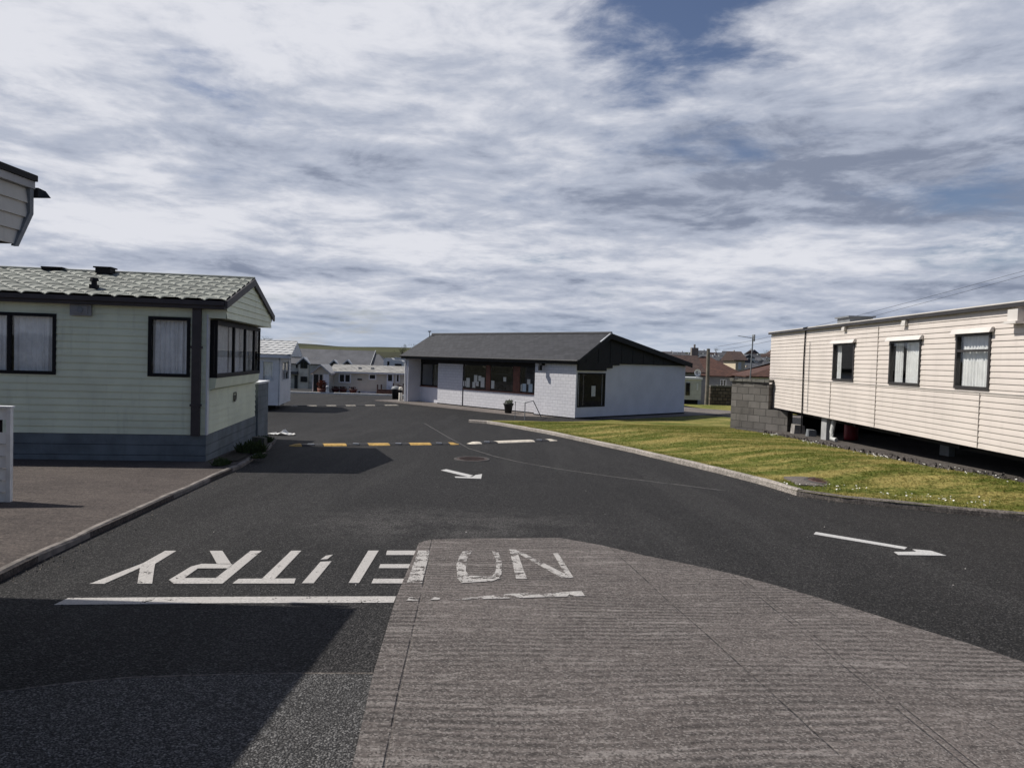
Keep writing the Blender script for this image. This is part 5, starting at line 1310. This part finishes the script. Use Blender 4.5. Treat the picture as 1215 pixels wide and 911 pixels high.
# ------------------------------------------------------------------ right background
REDT = brick_mat('red_tile_roof', (.075, .038, .030), (.125, .060, .043), (.045, .025, .02), .35, .25, .02, .85, .5, .5, axis='xy')
BRNT = brick_mat('brown_tile_roof', (.060, .040, .036), (.095, .060, .05), (.035, .022, .02), .35, .25, .02, .85, .5, .5, axis='xy')
def right_background():
    # small white static with a satellite dish
    c = at(809, 478, 62); c.z = zg(0, c.y); Fm = Frame(c, math.radians(-4)); f = Fm.fr
    r = thing('static_home', 'small off white static caravan behind the far corner of the shop', 'static home', tuple(c), Fm.r)
    x1 = f(832, 460)[0]; zt = f(820, 448.5)[1]; zb = .45
    mb = MB(); clad(mb, front, -5, x1, zb, zt-.12, [], .2, .02); mb.box(-5, .01, zb, x1, 2.6, zt-.12); mb.build('wall', M('offwhite_cladding', (.50, .50, .45), .6, .1), r)
    mb = MB(); mb.box(-5.1, -.12, zt-.12, x1+.08, 2.7, zt+.06); mb.build('roof', WHITE, r)
    win_simple(r, front, f(829-15.5, 460)[0], f(818.6, 460)[0], f(816, 469)[1], f(816, 454)[1], DKFR, .06); win_simple(r, front, f(828, 460)[0]-.1, f(834, 460)[0]-.15-.25, f(830, 463)[1], f(830, 455)[1], WHITE, .06)
    mb = MB(); mb.box(-4.8, .3, -.1, x1-.2, 2.3, zb-.01); mb.build('chassis', BLACK, r)
    p = Fm.m @ Vector((f(829, 446)[0], .7, zt+.06)); q = thing('satellite_dish', 'round white satellite dish on the roof of the small static caravan', 'satellite dish', tuple(p), math.radians(10))
    mb = MB(); mb.tube([(0, .1, 0), (0, .1, .42)], .03, 6); mb.build('mast', GREY, q)
    mb = MB(); vs_ = [(0, .02, .40)]; fs = []
    for i, rr in enumerate((.12, .22, .31)):
        for k in range(16): vs_.append((rr*math.cos(k*.3927), .02-[.01, .035, .08][i], .40+rr*math.sin(k*.3927)))
    for k in range(16): fs.append((0, 1+k, 1+(k+1) % 16))
    for i in range(2):
        for k in range(16): fs.append((1+i*16+k, 1+i*16+(k+1) % 16, 17+i*16+(k+1) % 16, 17+i*16+k))
    mb.add(vs_, fs); mb.build('dish', M('dish_white', (.62, .62, .62), .4), q, True)
    mb = MB(); mb.tube([(0, -.04, .12), (0, -.32, .36)], .012, 5); mb.box(-.05, -.38, .34, .05, -.30, .42); mb.build('receiver_arm', GREY, q)
    # wooden post
    c = at(838, 481, 55); c.z = zg(0, c.y); zt = at(839, 414.5, 55).z-c.z
    r = thing('timber_pole', 'weathered timber pole standing in the grass before the small static caravan', 'pole', tuple(c))
    mb = MB(); mb.tube([(0, 0, -.2), (.02, 0, zt*.5), (.0, 0, zt)], [.15, .135, .12], 10); mb.build('shaft', M('weathered_wood', (.17, .15, .125), .9, .3, 3, .5, 30), r)
    mb = MB(); mb.lathe([(.13, zt), (.14, zt+.04), (0, zt+.09)], 0, 0, 10); mb.build('cap', GREY, r)
    # rubble stone wall
    RUB_ = brick_mat('rubble_stone', (.10, .075, .055), (.21, .17, .13), (.055, .048, .04), .34, .22, .03, .95, 1.0, .8)
    A = at(842, 486, 50); A.z = zg(0, A.y)-.1; r = thing('stone_wall', 'brown rubble stone wall behind the concrete block wall', 'wall', tuple(A), math.radians(-3)); h = at(850, 458, 50).z-A.z
    mb = MB(); R = random.Random(5); mb.box(0, 0, 0, 9, .45, h-.06); mb.build('stonework', RUB_, r)
    mb = MB(); x = 0
    while x < 8.9: w = R.uniform(.3, .6); mb.box(x, -.04, h-.058, min(9, x+w-.03), .49, h+R.uniform(-.02, .06)); x += w
    mb.build('coping', M('rough_coping', (.13, .12, .11)), r)
    # bungalows
    def bung(nm, lab, px0, px1, py_e, py_r, d, W, rmat, wmat, hip0, hip1, rot=0.0, chim=None, wins=()):
        A = at(px0, py_e, d); B = at(px1, py_e, d); z = T(A.x, A.y); L = (B.x-A.x); ze = A.z-z; zr = at((px0+px1)/2, py_r, d+W/2).z - z
        r = thing('bungalow', lab, 'house', (A.x, A.y, z), rot)
        mb = MB(); mb.box(0, 0, -1, L, W, ze); 
        if not hip0 and not hip1: mb.prism([(0, ze), (W, ze), (W/2, zr-.12)], 0, L, lambda u, v, e: (e, u, v))
        mb.build('wall', wmat, r)
        mb = MB(); gable_roof(mb, 0, L, 0, W, ze, zr, .4, hip0, hip1); rf = mb.build('roof', rmat, r)
        if chim:
            for q, hh in chim: mb = MB(); mb.box(q*L-.4, W/2-.35, zr-.6, q*L+.4, W/2+.35, zr+hh); mb.tube([(q*L, W/2, zr+hh), (q*L, W/2, zr+hh+.4)], .12, 8); mb.build('chimney', M('chimney_render', (.20, .18, .16), .9, .2), rf)
        for a0, a1 in wins: win_simple(r, front, a0*L, a1*L, ze-1.5, ze-.35, WHITE, .12, [(a0+a1)/2*L])
        return r
    GREYR = M('grey_render', (.30, .30, .31), .85, .1)
    WREN = M('house_white_render', (.66, .65, .62), .85, .08)
    CREN = M('house_cream_render', (.52, .44, .32), .85, .08)
    bung('b', 'bungalow with a hipped red brown tile roof behind the stone wall', 806, 884, 444.5, 423, 84, 10, REDT, GREYR, 4.2, 3.3, 0, [(.38, 1.0)], [(.62, .72), (.80, .9)])
    bung('b', 'dark brown gabled bungalow roof directly behind the shop corner', 800, 832, 441, 421.5, 76, 7, BRNT, GREYR, 0, 0, 0, None, [])
    bung('b', 'bungalow with a long red tile roof rising behind the cream caravan', 889, 990, 446, 421, 74, 11, REDT, WREN, 7.5, 3, -.15, None, [(.02, .07), (.085, .13), (.16, .2)])
    bung('b', 'cream gabled cottage between the red roofed bungalows', 873, 884, 427, 417, 120, 7, BRNT, CREN, 0, 0, 0, None, [(.3, .6)])
    # TV aerial on a mast behind the block wall
    c = at(888, 470, 33); c.z = zg(0, c.y); zt = at(893.5, 399, 33).z-c.z; xo = at(893.5, 399, 33).x-c.x
    r = thing('tv_aerial', 'television aerial on a thin mast between the block wall and the red roofs', 'aerial', tuple(c))
    mb = MB(); mb.tube([(0, 0, 0), (xo, 0, zt)], .03, 8); mb.build('mast', GREY, r)
    a = at(876, 398.5, 33)-c; b = at(895.5, 401.5, 33)-c
    mb = MB(); mb.tube([a, b], .014, 6)
    for k in range(9):
        q = a.lerp(b, k/10); l = .10+.012*k; mb.tube([q+Vector((0, -l, 0)), q+Vector((0, l, 0))], .006, 4)
    q = a.lerp(b, .93); mb.box(q.x-.02, q.y-.15, q.z-.14, q.x+.02, q.y+.15, q.z+.16); mb.build('boom', GREY, r)
    # far hillside town
    ROOFS = [HSLATE, BRNT, M('far_slate', (.06, .062, .07), .8), REDT]
    WALLS = [(WREN, 'white'), (CREN, 'cream'), (GREYR, 'grey'), (WREN, 'white')]
    R = random.Random(17); protos = {}
    n = 0; used = []
    spots = []
    while n < 92:
        d = R.uniform(170, 640); px = R.uniform(790, 1010 if n > 74 else 925)
        p = at(px, 430, d); 
        if any((p.x-u[0])**2+(p.y-u[1])**2 < 130 for u in used): continue
        used.append((p.x, p.y)); n += 1; spots.append((p.x, p.y))
    for x, y in spots:
        wi = R.choice([0, 0, 1, 2, 3]); ri = R.choice([0, 0, 1, 2, 2]); L = R.uniform(9, 15); W = R.uniform(7, 9); h = R.choice([3.0, 3.2, 5.2]); rise = R.uniform(2.2, 3.2); rz = R.choice([0, 0, 1.57, .4, -.3, 1.2])
        z = T(x, y); wname = WALLS[wi][1]
        r = thing('house', 'distant %s walled house with a dark roof on the hillside to the right' % wname, 'house', (x, y, z), rz, '%s walled houses on the far hillside' % wname)
        mb = MB(); mb.box(-L/2, -W/2, -2, L/2, W/2, h); mb.prism([(-W/2, h), (W/2, h), (0, h+rise-.15)], -L/2, L/2, lambda u, v, e: (e, u, v)); mb.build('wall', WALLS[wi][0], r)
        mb = MB(); gable_roof(mb, -L/2, L/2, -W/2, W/2, h, h+rise, .25); rf = mb.build('roof', ROOFS[ri], r)
        mb = MB(); mb.box(L*.3, -.4, h+rise-.4, L*.3+.8, .4, h+rise+.9); mb.build('chimney', WALLS[wi][0], rf)
        if y < 420:
            mb = MB(); fr_ = lambda a, o, z_: (a, -W/2-o, z_)
            for k in range(3): a = -L*.38+k*L*.28; mb = MB(); mb.fbox(fr_, a, a+1.2, .01, .05, h-2.0, h-.8); mb.build('window', DARKGLASS, r)
    # overhead wires to a pole out of the frame
    P0 = at(1290, 300, 22); base_ = Vector((P0.x, P0.y, zg(0, P0.y)))
    q = thing('utility_pole', 'timber utility pole just outside the right edge carrying the wires', 'pole', tuple(base_))
    mb = MB(); mb.tube([(0, 0, -.2), (0, 0, P0.z-base_.z+.3)], [.15, .11], 10); mb.build('shaft', M('weathered_wood', (.17, .15, .125)), q)
    mb = MB(); mb.box(-.6, -.05, P0.z-base_.z-.1, .6, .05, P0.z-base_.z); mb.build('crossarm', M('weathered_wood', (.17, .15, .125)), q)
    for k, (dx, e, lab) in enumerate(((0, at(852, 411, 95), 'upper thin black overhead wire above the cream caravan'), (.45, at(858, 415, 95), 'lower thin black overhead wire above the cream caravan'))):
        a = P0+Vector((dx, 0, -.02)); mb = MB(); pts = []
        for j in range(25): t_ = j/24; s = a.lerp(e, t_); s.z -= .9*4*t_*(1-t_)*.35; pts.append(s)
        mb.tube(pts, [.005+.012*j/24 for j in range(25)], 5); tag(mb.build('overhead_wire', BLACK), lab, 'wire')
right_background()

# ------------------------------------------------------------------ bushes and trees at a distance
def tree(x, y, h, w, label, seed, nleaf=900, trunk=.35, group=None, name='tree', col=(.03, .042, .016)):
    R = random.Random(seed); z = T(x, y); r = thing(name, label, 'tree' if name == 'tree' else 'bush', (x, y, z-.1), 0, group)
    mb = MB(); th = h*trunk
    mb.tube([(0, 0, 0), (.05*h*.2, 0, th), (0, .02*h, h*.7)], [h*.035, h*.026, h*.012], 7)
    for k in range(5): a = k*1.26+R.random(); mb.tube([(0, 0, th*R.uniform(.7, 1.2)), (w*.3*math.cos(a), w*.3*math.sin(a), h*R.uniform(.5, .75))], [h*.016, h*.006], 5)
    mb.build('trunk', M('bark', (.06, .05, .04), .9, .3, 4), r)
    mb = MB(); cl = [(R.gauss(0, w*.24), R.gauss(0, w*.24), h*R.uniform(.35, .88), w*R.uniform(.14, .28)) for _ in range(11)]
    for k in range(nleaf):
        cx, cy, cz, cr = R.choice(cl); v = Vector((R.gauss(0, 1), R.gauss(0, 1), R.gauss(0, .8))).normalized()*cr*R.random()**.4
        s = R.uniform(.03, .06)*w*.6; p = Vector((cx, cy, cz))+v; a, b = Vector((R.gauss(0, 1), R.gauss(0, 1), R.gauss(0, 1))).normalized()*s, Vector((R.gauss(0, 1), R.gauss(0, 1), R.gauss(0, 1))).normalized()*s
        mb.add([p-a, p+b, p+a, p-b*.6], [(0, 1, 2, 3)])
    mb.build('crown', M('foliage_%d' % (seed % 3), mul(col, .8+.25*(seed % 3)), .85, .5, 1.5), r)
def trees():
    for k, (px, d, h, w, lab) in enumerate(((878, 100, 4.6, 5.5, 'dark green tree between the red roofed bungalows'), (884, 92, 3.4, 4.5, 'low dark bush beside the cream cottage'), (868, 150, 6, 7, 'dark tree behind the hipped red roof'), (846, 200, 8, 9, 'dark tree on the hillside above the timber pole'), (458, 135, 5.5, 4, 'dark tree beside the annex of the stone house'))):
        p = at(px, 430, d); tree(p.x, p.y, h, w, lab, 20+k)
    R = random.Random(33)
    for k in range(26):
        az = R.uniform(-.34, .02) if k < 16 else R.uniform(.2, .42); d = R.uniform(330, 950); x, y = d*math.sin(az), d*math.cos(az)
        tree(x, y, R.uniform(5, 9), R.uniform(6, 14), 'small dark tree far off on the hills', 50+k, 260, .3, 'small trees on the far hills')
trees()
